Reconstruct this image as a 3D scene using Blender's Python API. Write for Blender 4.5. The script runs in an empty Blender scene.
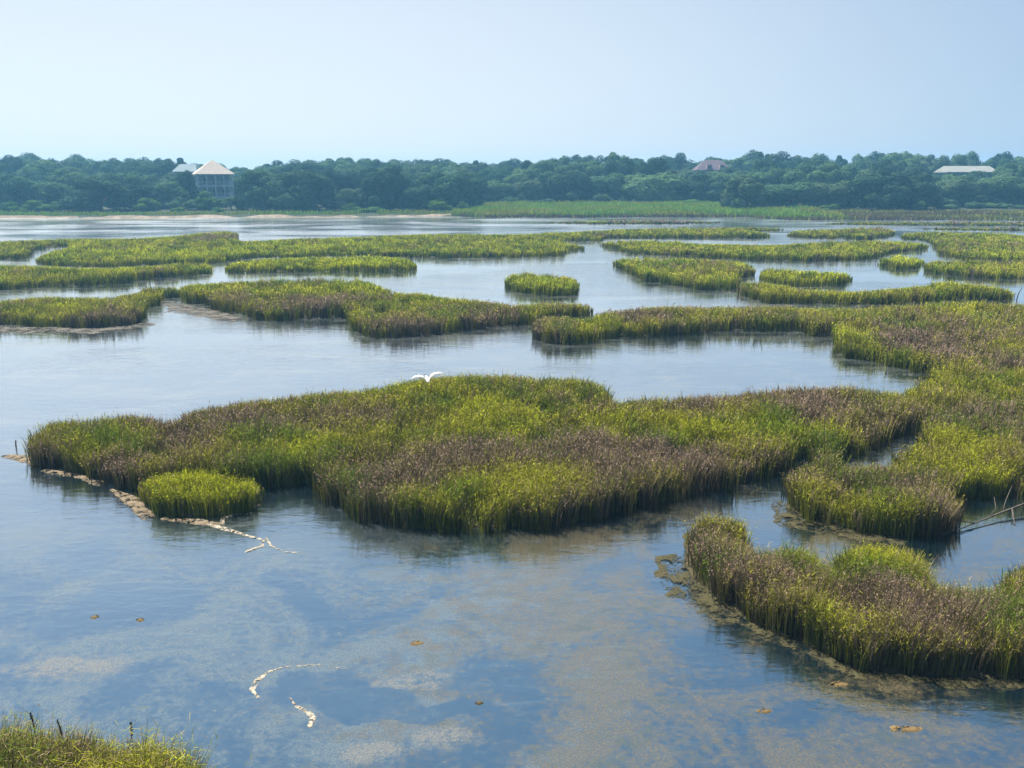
import bpy, bmesh, math, random
import numpy as np
from mathutils import Vector, Matrix, noise as mnoise
from mathutils.geometry import delaunay_2d_cdt

random.seed(7)
rng = np.random.default_rng(7)
SC = bpy.context.scene
COL = SC.collection
R = math.radians

# ------------------------------------------------------------------ camera
CAM_H, F, PITCH = 8.0, 935.0, math.atan(209 / 935)
cam = bpy.data.cameras.new('camera')
cam.sensor_width = 36
cam.lens = 36 * F / 1024
cam.clip_start, cam.clip_end = 0.1, 6000
camo = bpy.data.objects.new('camera', cam)
COL.objects.link(camo)
camo.location = (0, 0, CAM_H)
camo.rotation_euler = (R(90) - PITCH, 0, 0)
SC.camera = camo
CP, SP = math.cos(PITCH), math.sin(PITCH)


def W(px, py, z=0.0):
    """survey: where the sight line through a picture point meets the level z"""
    cx, cy = (px - 512) / F, (384 - py) / F
    t = (z - CAM_H) / (-SP + cy * CP)
    return Vector((cx * t, (CP + cy * SP) * t, z))


def WD(px, py, Y):
    """where the sight line is Y metres in front of the tower"""
    cx, cy = (px - 512) / F, (384 - py) / F
    t = Y / (CP + cy * SP)
    return Vector((cx * t, Y, CAM_H + (-SP + cy * CP) * t))


# ------------------------------------------------------------------ light
SUN_AZ, SUN_EL = -38.0, 61.0           # degrees left of the view direction, and up
az, el = R(SUN_AZ), R(SUN_EL)
sun = bpy.data.lights.new('sun', 'SUN')
sun.energy, sun.angle, sun.color = 5.0, R(0.6), (1.0, 0.95, 0.85)
suno = bpy.data.objects.new('sun', sun)
COL.objects.link(suno)
sdir = Vector((math.sin(az) * math.cos(el), math.cos(az) * math.cos(el), math.sin(el)))
suno.rotation_euler = sdir.to_track_quat('Z', 'Y').to_euler()
suno.location = (-100, 60, 200)

world = bpy.data.worlds.new('World')
SC.world = world
world.use_nodes = True
wt = world.node_tree
bg = wt.nodes['Background']
sky = wt.nodes.new('ShaderNodeTexSky')
sky.sky_type = 'NISHITA'
sky.sun_disc = False
sky.sun_elevation = el
sky.sun_rotation = az
sky.air_density, sky.dust_density, sky.ozone_density = 1.0, 0.6, 1.3
# milky summer air low over the horizon
tc = wt.nodes.new('ShaderNodeTexCoord')
sx = wt.nodes.new('ShaderNodeSeparateXYZ')
wt.links.new(tc.outputs['Generated'], sx.inputs[0])
mr = wt.nodes.new('ShaderNodeMapRange')
mr.interpolation_type = 'SMOOTHSTEP'
wt.links.new(sx.outputs[2], mr.inputs['Value'])
mr.inputs['From Min'].default_value, mr.inputs['From Max'].default_value = 0.08, 0.50
mr.inputs['To Min'].default_value, mr.inputs['To Max'].default_value = 0.80, 0.05
mk = wt.nodes.new('ShaderNodeMix')
mk.data_type = 'RGBA'
wt.links.new(mr.outputs[0], mk.inputs[0])
wt.links.new(sky.outputs[0], mk.inputs[6])
dp = wt.nodes.new('ShaderNodeVectorMath')
dp.operation = 'DOT_PRODUCT'
wt.links.new(tc.outputs['Generated'], dp.inputs[0])
dp.inputs[1].default_value = (math.sin(R(-34)), math.cos(R(-34)), 0)
mg = wt.nodes.new('ShaderNodeMapRange')
mg.interpolation_type = 'SMOOTHSTEP'
wt.links.new(dp.outputs['Value'], mg.inputs['Value'])
mg.inputs['From Min'].default_value, mg.inputs['From Max'].default_value = 0.25, 1.02
mh = wt.nodes.new('ShaderNodeMix')
mh.data_type = 'RGBA'
wt.links.new(mg.outputs[0], mh.inputs[0])
mh.inputs[6].default_value = (3.2, 4.6, 6.6, 1)
mh.inputs[7].default_value = (7.7, 8.3, 9.0, 1)
wt.links.new(mh.outputs[2], mk.inputs[7])
wt.links.new(mk.outputs[2], bg.inputs[0])
bg.inputs[1].default_value = 0.050
SC.view_settings.view_transform = 'Standard'
SC.view_settings.look = 'None'
SC.view_settings.exposure = 1.17
SC.view_settings.gamma = 1.0


# ------------------------------------------------------------------ materials
def new_mat(name):
    m = bpy.data.materials.new(name)
    m.use_nodes = True
    nt = m.node_tree
    nt.nodes.clear()
    out = nt.nodes.new('ShaderNodeOutputMaterial')
    return m, nt, out


class N:
    """tiny node builder"""

    def __init__(s, nt):
        s.nt = nt

    def n(s, typ, **kw):
        nd = s.nt.nodes.new(typ)
        for k, v in kw.items():
            setattr(nd, k, v)
        return nd

    def put(s, sock, v):
        if hasattr(v, 'bl_idname') or hasattr(v, 'is_linked'):
            s.nt.links.new(v, sock)
        elif isinstance(v, (tuple, list)):
            sock.default_value = (*v, 1) if len(v) == 3 and sock.type == 'RGBA' else v
        else:
            sock.default_value = v

    def math(s, op, a, b=0.0, c=None, clamp=False):
        nd = s.n('ShaderNodeMath', operation=op)
        nd.use_clamp = clamp
        s.put(nd.inputs[0], a)
        s.put(nd.inputs[1], b)
        if c is not None:
            s.put(nd.inputs[2], c)
        return nd.outputs[0]

    def smooth(s, v, lo, hi):
        nd = s.n('ShaderNodeMapRange', interpolation_type='SMOOTHSTEP')
        s.put(nd.inputs['Value'], v)
        nd.inputs['From Min'].default_value = lo
        nd.inputs['From Max'].default_value = hi
        return nd.outputs[0]

    def noise(s, vec, scale, detail=4, rough=0.55, dist=0.0):
        nd = s.n('ShaderNodeTexNoise')
        if vec is not None:
            s.nt.links.new(vec, nd.inputs['Vector'])
        nd.inputs['Scale'].default_value = scale
        nd.inputs['Detail'].default_value = detail
        nd.inputs['Roughness'].default_value = rough
        nd.inputs['Distortion'].default_value = dist
        return nd.outputs[0]

    def mix(s, fac, a, b):
        nd = s.n('ShaderNodeMix', data_type='RGBA')
        s.put(nd.inputs[0], fac)
        s.put(nd.inputs[6], a)
        s.put(nd.inputs[7], b)
        return nd.outputs[2]

    def vmath(s, op, a, b=(0, 0, 0)):
        nd = s.n('ShaderNodeVectorMath', operation=op)
        s.put(nd.inputs[0], a)
        s.put(nd.inputs[1], b)
        return nd.outputs[0]

    def bsdf(s, col, rough=0.8, spec=0.3, normal=None, ior=None):
        p = s.n('ShaderNodeBsdfPrincipled')
        s.put(p.inputs['Base Color'], col)
        s.put(p.inputs['Roughness'], rough)
        p.inputs['Specular IOR Level'].default_value = spec
        if ior:
            p.inputs['IOR'].default_value = ior
        if normal is not None:
            s.put(p.inputs['Normal'], normal)
        return p.outputs[0]

    def bump(s, h, strength, dist=0.02):
        b = s.n('ShaderNodeBump')
        s.put(b.inputs['Height'], h)
        b.inputs['Strength'].default_value = strength
        b.inputs['Distance'].default_value = dist
        return b.outputs[0]

    def out(s, out, sh):
        s.nt.links.new(sh, out.inputs['Surface'])


def mat_noise(name, c1, c2, scale=3.0, rough=0.9, spec=0.2, bump=0.4):
    m, nt, out = new_mat(name)
    b = N(nt)
    pos = b.n('ShaderNodeTexCoord').outputs['Object']
    f = b.smooth(b.noise(pos, scale, 6, 0.65), 0.35, 0.65)
    nrm = b.bump(b.noise(pos, scale * 4, 5, 0.7), bump, 0.03)
    b.out(out, b.bsdf(b.mix(f, c1, c2), rough, spec, nrm))
    return m


def mat_lace(name, c1, c2, scale, lo, hi, fine=22.0):
    """scum and foam: broken by holes"""
    m, nt, out = new_mat(name)
    b = N(nt)
    pos = b.n('ShaderNodeTexCoord').outputs['Object']
    f = b.smooth(b.noise(pos, scale, 5, 0.65), 0.35, 0.65)
    sh = b.bsdf(b.mix(f, c1, c2), 0.85, 0.2, b.bump(b.noise(pos, scale * 5, 5, 0.7), 0.6, 0.03))
    h = b.math('ADD', b.noise(pos, scale, 4, .6), b.math('MULTIPLY', b.math('SUBTRACT', b.noise(pos, fine, 4, 0.7), .5), .9))
    tr = b.n('ShaderNodeBsdfTransparent')
    mx = b.n('ShaderNodeMixShader')
    nt.links.new(b.smooth(h, lo, hi), mx.inputs[0])
    nt.links.new(tr.outputs[0], mx.inputs[1])
    nt.links.new(sh, mx.inputs[2])
    b.out(out, mx.outputs[0])
    return m


def mat_leafy(name, trans=0.35):
    """colour per blade from the attribute 'tint'"""
    m, nt, out = new_mat(name)
    b = N(nt)
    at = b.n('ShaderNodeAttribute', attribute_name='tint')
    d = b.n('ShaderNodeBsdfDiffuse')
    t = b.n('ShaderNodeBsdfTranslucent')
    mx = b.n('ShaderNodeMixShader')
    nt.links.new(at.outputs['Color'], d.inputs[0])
    nt.links.new(b.mix(0.35, at.outputs['Color'], (0.32, 0.34, 0.02)), t.inputs[0])
    mx.inputs[0].default_value = trans
    nt.links.new(d.outputs[0], mx.inputs[1])
    nt.links.new(t.outputs[0], mx.inputs[2])
    gn = b.n('ShaderNodeNewGeometry').outputs['Normal']
    nn = b.n('ShaderNodeVectorMath', operation='NORMALIZE')
    nt.links.new(b.vmath('ADD', b.vmath('MULTIPLY', gn, (.8, .8, .8)), (0, 0, .14)), nn.inputs[0])
    nt.links.new(nn.outputs[0], d.inputs['Normal'])
    b.out(out, mx.outputs[0])
    return m


def mat_crown(name, c1, c2, c3):
    m, nt, out = new_mat(name)
    b = N(nt)
    oi = b.n('ShaderNodeObjectInfo').outputs['Random']
    pos = b.n('ShaderNodeTexCoord').outputs['Object']
    col = b.mix(oi, c1, c2)
    col = b.mix(b.smooth(b.noise(pos, 0.55, 3, 0.6), 0.45, 0.7), col, c3)
    d = b.n('ShaderNodeBsdfDiffuse')
    t = b.n('ShaderNodeBsdfTranslucent')
    nt.links.new(col, d.inputs[0])
    nt.links.new(col, t.inputs[0])
    mx = b.n('ShaderNodeMixShader')
    mx.inputs[0].default_value = 0.18
    nt.links.new(d.outputs[0], mx.inputs[1])
    nt.links.new(t.outputs[0], mx.inputs[2])
    b.out(out, mx.outputs[0])
    return m


M = {}
M['grass'] = mat_leafy('cordgrass_blades', 0.16)
M['rush'] = mat_leafy('rush_blades', 0.10)
M['mud'] = mat_noise('marsh_mud', (0.016, 0.015, 0.009), (0.032, 0.027, 0.015), 2.5)
M['wetmud'] = mat_noise('algae_mud', (0.035, 0.030, 0.013), (0.075, 0.062, 0.030), 3.0)
M['shelf'] = mat_lace('scummy_mud', (0.028, 0.027, 0.011), (0.058, 0.051, 0.021), 3.0, .42, .58)
M['flat'] = mat_lace('tan_mud', (0.06, 0.054, 0.044), (0.10, 0.088, 0.07), 1.2, .36, .55, 9.0)
M['sand'] = mat_noise('pale_sand', (0.08, 0.062, 0.036), (0.21, 0.16, 0.10), 4.5)
M['spit'] = mat_lace('wet_sand', (0.085, 0.066, 0.040), (0.19, 0.145, 0.092), 4.0, .37, .52, 18.0)
M['beach'] = mat_noise('beach_sand', (0.11, 0.085, 0.055), (0.26, 0.205, 0.15), 0.5)
M['soil'] = mat_noise('forest_floor', (0.018, 0.026, 0.010), (0.035, 0.042, 0.016), 0.2)
M['bark'] = mat_noise('bark', (0.07, 0.055, 0.04), (0.14, 0.11, 0.085), 4)
M['dead'] = mat_noise('dead_wood', (0.06, 0.05, 0.045), (0.13, 0.11, 0.09), 9)
M['oak'] = mat_crown('oak_leaves', (0.038, 0.084, 0.044), (0.105, 0.175, 0.070), (0.075, 0.140, 0.076))
M['oakdark'] = mat_crown('dark_oak_leaves', (0.022, 0.050, 0.032), (0.054, 0.096, 0.048), (0.048, 0.090, 0.054))
M['pale'] = mat_crown('pale_leaves', (0.065, 0.112, 0.050), (0.085, 0.130, 0.066), (0.10, 0.15, 0.085))
M['shrub'] = mat_crown('shrub_leaves', (0.07, 0.15, 0.035), (0.11, 0.19, 0.04), (0.06, 0.12, 0.035))
M['pine'] = mat_crown('pine_needles', (0.040, 0.085, 0.040), (0.060, 0.110, 0.050), (0.07, 0.12, 0.06))
M['foam'] = mat_lace('dry_foam', (0.22, 0.18, 0.12), (0.38, 0.34, 0.27), 7.0, .41, .53, 30.0)
M['scum'] = mat_lace('algae_scum', (0.13, 0.085, 0.030), (0.20, 0.135, 0.055), 6.0, .38, .52, 26.0)
M['feather'] = mat_noise('white_feathers', (0.62, 0.62, 0.58), (0.70, 0.70, 0.67), 12, 0.7, 0.2, 0.1)
M['bill'] = mat_noise('yellow_bill', (0.55, 0.36, 0.05), (0.62, 0.42, 0.08), 20, 0.5)
M['darkleg'] = mat_noise('dark_legs', (0.03, 0.03, 0.03), (0.05, 0.05, 0.045), 20, 0.6)
M['tanroof'] = mat_noise('tan_shingles', (0.38, 0.32, 0.27), (0.46, 0.40, 0.34), 1.5)
M['greyroof'] = mat_noise('grey_metal_roof', (0.15, 0.20, 0.22), (0.19, 0.24, 0.26), 1.0, 0.85)
M['redroof'] = mat_noise('red_shingles', (0.095, 0.072, 0.090), (0.125, 0.090, 0.105), 1.5)
M['paleroof'] = mat_noise('pale_roof_sheet', (0.20, 0.21, 0.19), (0.25, 0.26, 0.24), 0.8, 0.6)
M['siding'] = mat_noise('blue_grey_siding', (0.24, 0.28, 0.32), (0.29, 0.33, 0.37), 2)
M['whitewood'] = mat_noise('white_trim', (0.50, 0.53, 0.56), (0.58, 0.60, 0.63), 2)
M['pinkwall'] = mat_noise('pink_stucco', (0.45, 0.30, 0.28), (0.52, 0.37, 0.34), 2)
M['glass'] = mat_noise('window_glass', (0.02, 0.03, 0.04), (0.03, 0.04, 0.05), 1, 0.08, 0.5, 0.0)


def mat_water():
    m, nt, out = new_mat('pond_water')
    b = N(nt)
    pos = b.n('ShaderNodeNewGeometry').outputs['Position']
    sep = b.n('ShaderNodeSeparateXYZ')
    nt.links.new(pos, sep.inputs[0])
    X, Y = sep.outputs[0], sep.outputs[1]
    # where film algae drifts: the shallow near pool, patchily elsewhere
    patch = b.noise(pos, 0.42, 8, 0.64, 1.0)
    broad = b.noise(pos, 0.10, 3, 0.5, 0.3)
    fine = b.noise(pos, 7.0, 4, 0.75)
    grain = b.noise(pos, 26.0, 2, 0.8)
    v = b.math('ADD', patch, b.math('MULTIPLY', b.math('SUBTRACT', fine, 0.5), 0.55))
    v = b.math('ADD', v, b.math('MULTIPLY', b.math('SUBTRACT', broad, 0.5), 0.6))
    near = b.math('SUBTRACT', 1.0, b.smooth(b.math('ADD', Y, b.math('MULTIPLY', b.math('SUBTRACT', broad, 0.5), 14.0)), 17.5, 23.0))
    # the clear hole in the film
    warp = b.n('ShaderNodeTexNoise')
    nt.links.new(pos, warp.inputs['Vector'])
    warp.inputs['Scale'].default_value = 1.6
    warp.inputs['Detail'].default_value = 4
    wp = b.vmath('ADD', pos, b.vmath('MULTIPLY', b.vmath('SUBTRACT', warp.outputs[1], (0.5, 0.5, 0.5)), (0.9, 0.9, 0)))
    hole = None
    for (px, py, rx, ry) in ((318, 688, 52, 20), (365, 704, 62, 18), (430, 712, 60, 11)):
        c = W(px, py)
        ax = abs(W(px + rx, py).x - c.x)
        ay = abs(W(px, py - ry).y - c.y)
        dv = b.vmath('MULTIPLY', b.vmath('SUBTRACT', wp, (c.x, c.y, 0)), (1 / ax, 1 / ay, 0))
        ln = b.n('ShaderNodeVectorMath', operation='LENGTH')
        nt.links.new(dv, ln.inputs[0])
        h = b.math('SUBTRACT', 1.0, b.smooth(ln.outputs['Value'], 0.82, 1.0))
        hole = h if hole is None else b.math('MAXIMUM', hole, h)
    mats = None
    for (px, py, rx, ry) in ((412, 682, 52, 11), (445, 738, 34, 14), (372, 752, 40, 10), (60, 668, 95, 14), (700, 556, 22, 16)):
        c = W(px, py)
        ax = abs(W(px + rx, py).x - c.x)
        ay = abs(W(px, py - ry).y - c.y)
        dv = b.vmath('MULTIPLY', b.vmath('SUBTRACT', wp, (c.x, c.y, 0)), (1 / ax, 1 / ay, 0))
        ln = b.n('ShaderNodeVectorMath', operation='LENGTH')
        nt.links.new(dv, ln.inputs[0])
        h = b.math('SUBTRACT', 1.0, b.smooth(ln.outputs['Value'], 0.45, 1.1))
        mats = h if mats is None else b.math('MAXIMUM', mats, h)
    mats = b.math('MULTIPLY', mats, b.smooth(b.math('ADD', patch, b.math('MULTIPLY', b.math('SUBTRACT', fine, 0.5), 0.6)), 0.34, 0.58))
    film = b.math('MULTIPLY', b.smooth(v, 0.38, 0.60), near)
    film = b.math('MAXIMUM', film, mats)
    film = b.math('MULTIPLY', film, b.math('SUBTRACT', 1.0, hole))
    # a thin scatter of scum in the ponds behind
    thin = b.math('MULTIPLY', b.smooth(b.math('ADD', patch, b.math('MULTIPLY', b.math('SUBTRACT', fine, 0.5), 0.8)), 0.50, 0.74), 0.55)
    film = b.math('MAXIMUM', film, thin)
    ms = b.n('ShaderNodeMapping')
    nt.links.new(pos, ms.inputs[0])
    ms.inputs['Scale'].default_value = (0.35, 1.0, 1.0)
    strk = b.math('ADD', b.noise(ms.outputs[0], 0.45, 9, 0.68, 0.6), b.math('MULTIPLY', b.math('SUBTRACT', fine, 0.5), 0.5))
    film = b.math('MAXIMUM', film, b.math('MULTIPLY', b.math('MULTIPLY', b.smooth(strk, 0.46, 0.72), b.smooth(Y, 24.0, 34.0)), 0.55))
    film = b.math('MULTIPLY', film, b.math('ADD', 0.23, b.math('MULTIPLY', b.smooth(grain, 0.36, 0.66), 0.46)))
    hue = b.smooth(b.math('SUBTRACT', b.noise(pos, 1.9, 6, 0.7), b.math('MULTIPLY', b.math('ADD', X, 1.2), 0.055)), 0.36, 0.64)
    acol = b.mix(hue, (0.112, 0.086, 0.034), (0.100, 0.124, 0.126))
    acol = b.mix(b.math('MULTIPLY', b.smooth(b.noise(pos, 1.7, 4, 0.6), 0.5, 0.68), b.math('SUBTRACT', 1.0, hue)), acol, (0.072, 0.070, 0.026))
    acol = b.mix(mats, acol, (0.175, 0.155, 0.110))
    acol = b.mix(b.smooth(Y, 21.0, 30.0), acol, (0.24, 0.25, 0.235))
    # ripples
    mp = b.n('ShaderNodeMapping')
    nt.links.new(pos, mp.inputs[0])
    mp.inputs['Scale'].default_value = (0.45, 1.0, 1.0)
    rip = b.noise(mp.outputs[0], 3.0, 4, 0.6, 0.4)
    wind = b.smooth(b.noise(mp.outputs[0], 0.10, 4, 0.6, 0.5), 0.35, 0.65)
    hgt = b.math('MULTIPLY', rip, b.math('ADD', 0.25, wind))
    nrm = b.bump(hgt, 0.36, 0.05)
    rough = b.math('ADD', 0.05, b.math('ADD', b.math('MULTIPLY', wind, 0.10), b.math('MULTIPLY', b.smooth(Y, 60.0, 150.0), 0.06)))
    body = b.mix(b.smooth(broad, 0.4, 0.6), (0.003, 0.011, 0.019), (0.005, 0.015, 0.023))
    dif = b.n('ShaderNodeBsdfDiffuse')
    nt.links.new(body, dif.inputs[0])
    gl = b.n('ShaderNodeBsdfGlossy')
    nt.links.new(rough, gl.inputs['Roughness'])
    nt.links.new(nrm, gl.inputs['Normal'])
    lw = b.n('ShaderNodeLayerWeight')
    lw.inputs['Blend'].default_value = 0.5
    nt.links.new(b.mix(b.smooth(lw.outputs['Facing'], 0.40, 0.80), (.72, .96, 1), (1, 1, .99)), gl.inputs[0])
    fac = b.math('ADD', 0.42, b.math('MULTIPLY', b.math('POWER', lw.outputs['Facing'], 2.2), 0.56))
    wm = b.n('ShaderNodeMixShader')
    nt.links.new(fac, wm.inputs[0])
    nt.links.new(dif.outputs[0], wm.inputs[1])
    nt.links.new(gl.outputs[0], wm.inputs[2])
    wsh = wm.outputs[0]
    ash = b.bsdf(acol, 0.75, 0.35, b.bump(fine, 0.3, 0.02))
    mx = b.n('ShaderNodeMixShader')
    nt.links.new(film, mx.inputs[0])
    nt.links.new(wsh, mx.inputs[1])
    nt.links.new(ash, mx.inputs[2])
    b.out(out, mx.outputs[0])
    return m


M['water'] = mat_water()


# ------------------------------------------------------------------ object helpers
def tag(o, label=None, cat=None, group=None, kind=None):
    for k, v in (('label', label), ('category', cat), ('group', group), ('kind', kind)):
        if v:
            o[k] = v
    return o


def empty(name, loc, label, cat, group=None):
    o = bpy.data.objects.new(name, None)
    o.empty_display_size = 0.3
    COL.objects.link(o)
    o.location = loc
    return tag(o, label, cat, group)


def link(name, me, parent=None):
    o = bpy.data.objects.new(name, me)
    COL.objects.link(o)
    if parent:
        o.parent = parent
    return o


def from_bm(name, bm, mat, parent=None, smooth=False):
    me = bpy.data.meshes.new(name)
    bmesh.ops.recalc_face_normals(bm, faces=bm.faces)
    bm.to_mesh(me)
    bm.free()
    me.materials.append(mat)
    if smooth:
        me.polygons.foreach_set('use_smooth', [True] * len(me.polygons))
    return link(name, me, parent)


def np_mesh(name, verts, quads, tris, mat, tint=None):
    me = bpy.data.meshes.new(name)
    nq, nt_ = len(quads), len(tris)
    me.vertices.add(len(verts))
    me.vertices.foreach_set('co', np.ascontiguousarray(verts, dtype=np.float32).ravel())
    me.loops.add(nq * 4 + nt_ * 3)
    idx = np.concatenate([np.asarray(quads, dtype=np.int32).ravel(), np.asarray(tris, dtype=np.int32).ravel()]) if nt_ else np.asarray(quads, dtype=np.int32).ravel()
    me.loops.foreach_set('vertex_index', idx)
    me.polygons.add(nq + nt_)
    starts = np.concatenate([np.arange(nq) * 4, nq * 4 + np.arange(nt_) * 3]).astype(np.int32)
    me.polygons.foreach_set('loop_start', starts)
    if tint is not None:
        a = me.attributes.new('tint', 'FLOAT_COLOR', 'POINT')
        a.data.foreach_set('color', np.ascontiguousarray(tint, dtype=np.float32).ravel())
    me.update(calc_edges=True)
    me.materials.append(mat)
    return me


def bm_tube(bm, pts, radii, seg=7):
    rings = []
    for i, p in enumerate(pts):
        p = Vector(p)
        a = Vector(pts[max(i - 1, 0)])
        c = Vector(pts[min(i + 1, len(pts) - 1)])
        t = (c - a).normalized()
        u = t.orthogonal().normalized()
        if rings:
            u = (prev_u - t * prev_u.dot(t)).normalized()
        prev_u = u
        v = t.cross(u)
        rings.append([bm.verts.new(p + (u * math.cos(k * 2 * math.pi / seg) + v * math.sin(k * 2 * math.pi / seg)) * radii[i]) for k in range(seg)])
    for a, c in zip(rings, rings[1:]):
        for k in range(seg):
            bm.faces.new((a[k], a[(k + 1) % seg], c[(k + 1) % seg], c[k]))
    bm.faces.new(rings[0][::-1])
    bm.faces.new(rings[-1])


def bm_box(bm, c, s, rot=0.0):
    r = bmesh.ops.create_cube(bm, size=1.0)
    mtx = Matrix.Translation(c) @ Matrix.Rotation(rot, 4, 'Z') @ Matrix.Diagonal((*s, 1))
    bmesh.ops.transform(bm, matrix=mtx, verts=r['verts'])


# ------------------------------------------------------------------ numpy value noise
_tab = np.random.default_rng(3).random((256, 256))


def vnoise(x, y):
    xi, yi = np.floor(x).astype(int), np.floor(y).astype(int)
    fx, fy = x - xi, y - yi
    fx, fy = fx * fx * (3 - 2 * fx), fy * fy * (3 - 2 * fy)
    g = lambda i, j: _tab[(xi + i) % 256, (yi + j) % 256]
    return (g(0, 0) * (1 - fx) + g(1, 0) * fx) * (1 - fy) + (g(0, 1) * (1 - fx) + g(1, 1) * fx) * fy


def fbm(x, y, o=4):
    s, a, t = 0, 0.5, 0
    for _ in range(o):
        s = s + a * vnoise(x, y)
        t += a
        a *= 0.55
        x, y = x * 2.03 + 17.1, y * 2.03 + 5.7
    return s / t


# ------------------------------------------------------------------ marsh islands
def outline(pts, h):
    """picture outline -> ground outline: lower edges are read at the waterline, upper edges at the grass tips"""
    P = np.array(pts, float)
    n = len(P)
    area = 0.5 * np.sum(P[:, 0] * np.roll(P[:, 1], -1) - np.roll(P[:, 0], -1) * P[:, 1])
    out = []
    for i in range(n):
        e = P[(i + 1) % n] - P[i - 1]
        nrm = np.array([e[1], -e[0]]) * (1 if area > 0 else -1)
        nrm /= np.hypot(*nrm) + 1e-9
        ny = nrm[1] * 3 / (abs(nrm[1]) * 3 + abs(nrm[0]) + 1e-9)
        z = h * min(1, max(0, 0.5 - 0.75 * ny))
        w = W(P[i, 0], P[i, 1], z)
        out.append((w.x, w.y))
    return catmull(np.array(out))


def catmull(P, step=None):
    n = len(P)
    res = []
    for i in range(n):
        p0, p1, p2, p3 = P[i - 1], P[i], P[(i + 1) % n], P[(i + 2) % n]
        L = np.hypot(*(p2 - p1))
        k = int(min(14, max(2, L / 0.5)))
        for t in np.arange(k) / k:
            c = 0.5 * (2 * p1 + (p2 - p0) * t + (2 * p0 - 5 * p1 + 4 * p2 - p3) * t * t + (3 * p1 - p0 - 3 * p2 + p3) * t ** 3)
            lin = p1 * (1 - t) + p2 * t
            res.append(0.6 * c + 0.4 * lin)
    return np.array(res)


def inside(pt, poly):
    res = np.zeros(len(pt), bool)
    x, y = pt[:, 0], pt[:, 1]
    n = len(poly)
    for i in range(n):
        x1, y1 = poly[i]
        x2, y2 = poly[(i + 1) % n]
        c = (y1 > y) != (y2 > y)
        if c.any():
            res[c] ^= x[c] < (x2 - x1) * (y[c] - y1) / (y2 - y1) + x1
    return res


def edge_dist(pt, poly):
    d = np.full(len(pt), 1e9)
    n = len(poly)
    for i in range(n):
        a, c = poly[i], poly[(i + 1) % n]
        e = c - a
        L2 = e @ e + 1e-12
        t = np.clip(((pt - a) @ e) / L2, 0, 1)
        q = pt - a - t[:, None] * e
        d = np.minimum(d, (q * q).sum(1))
    return np.sqrt(d)


# stands of brown rush (+) and of bright cordgrass (-): picture centre, half-width, half-height, weight
STANDS = [
    (55, 438, 16, 16, .9), (105, 462, 45, 12, .7), (190, 432, 40, 16, .55), (250, 410, 40, 10, .7), (330, 420, 60, 14, .25),
    (420, 455, 110, 24, .75), (620, 448, 90, 22, .9), (510, 440, 80, 18, .5), (760, 398, 80, 14, .8), (850, 412, 70, 16, .9),
    (760, 458, 90, 12, .8), (910, 480, 26, 26, 1.0), (820, 475, 40, 14, .8), (970, 350, 60, 22, .55), (900, 330, 60, 10, .4),
    (990, 395, 50, 16, .4), (340, 476, 14, 14, -.8), (470, 485, 90, 12, -.2),
    (115, 432, 50, 14, -.9), (480, 408, 90, 18, -.9), (640, 420, 60, 14, -.8), (750, 424, 80, 12, -1.0), (980, 436, 50, 16, -.9),
    (870, 512, 30, 16, -.8), (990, 470, 40, 18, -.7), (200, 490, 70, 30, -1.0), (300, 440, 40, 16, -.5),
    (880, 348, 50, 8, -.8), (850, 327, 40, 8, -.6),
    (710, 528, 26, 14, .6), (780, 560, 50, 22, .6), (880, 590, 50, 20, .8), (960, 605, 70, 22, .7), (885, 556, 34, 12, -1.0),
    (730, 580, 18, 20, -.7), (820, 610, 30, 18, -.5),
    (440, 316, 80, 10, .7), (560, 322, 30, 9, .6), (310, 300, 50, 8, .35), (120, 305, 24, 10, .6), (225, 298, 16, 12, .7),
    (640, 311, 50, 6, .7), (50, 306, 50, 8, -.5), (370, 328, 12, 8, -.9), (545, 283, 40, 14, -.3), (360, 262, 50, 8, -.9),
    (690, 264, 70, 8, .25), (230, 250, 200, 6, -.5), (440, 246, 60, 6, .2), (220, 234, 30, 4, .8),
    (20, 272, 30, 6, .7), (770, 288, 20, 8, .3),
]
STW = []
for (px, py, rx, ry, wt_) in STANDS:
    c = W(px, py, 0.8)
    STW.append((c.x, c.y, abs(W(px + rx, py, .8).x - c.x), max(0.5, (W(px, py - ry, .8).y - W(px, py + ry, .8).y) / 2), wt_))


def tone(x, y):
    t = (fbm(x * 0.28 + 40, y * 0.28 + 9, 4) - 0.5) * 2.0 + 0.02
    wx = x + (fbm(x * 0.9, y * 0.9, 3) - 0.5) * 2.2
    wy = y + (fbm(x * 0.9 + 50, y * 0.9 + 31, 3) - 0.5) * 2.2
    for (cx, cy, ax, ay, w_) in STW:
        q = ((wx - cx) / ax) ** 2 + ((wy - cy) / ay) ** 2
        t = t + (w_ * .78 if w_ > 0 else w_) * np.clip(1.35 - q, 0, 1)
    return t


def blades(pt, h, w, lx, ly, mid=.85):
    """arrays of blades: 5 verts each; lx, ly: where the tip leans"""
    n = len(pt)
    th = rng.random(n) * 2 * np.pi
    dx, dy = np.cos(th) * w / 2, np.sin(th) * w / 2
    V = np.zeros((n, 5, 3))
    o = np.zeros(n)
    b = np.column_stack([pt, o])
    V[:, 0] = b + np.column_stack([-dx, -dy, o])
    V[:, 1] = b + np.column_stack([dx, dy, o])
    m = b + np.column_stack([lx * 0.32, ly * 0.32, h * 0.58])
    V[:, 2] = m + np.column_stack([-dx, -dy, o]) * mid
    V[:, 3] = m + np.column_stack([dx, dy, o]) * mid
    V[:, 4] = b + np.column_stack([lx, ly, h])
    k = np.arange(n)[:, None] * 5
    return V.reshape(-1, 3), k + np.array([[0, 1, 3, 2]]), k + np.array([[2, 3, 4]])


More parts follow.
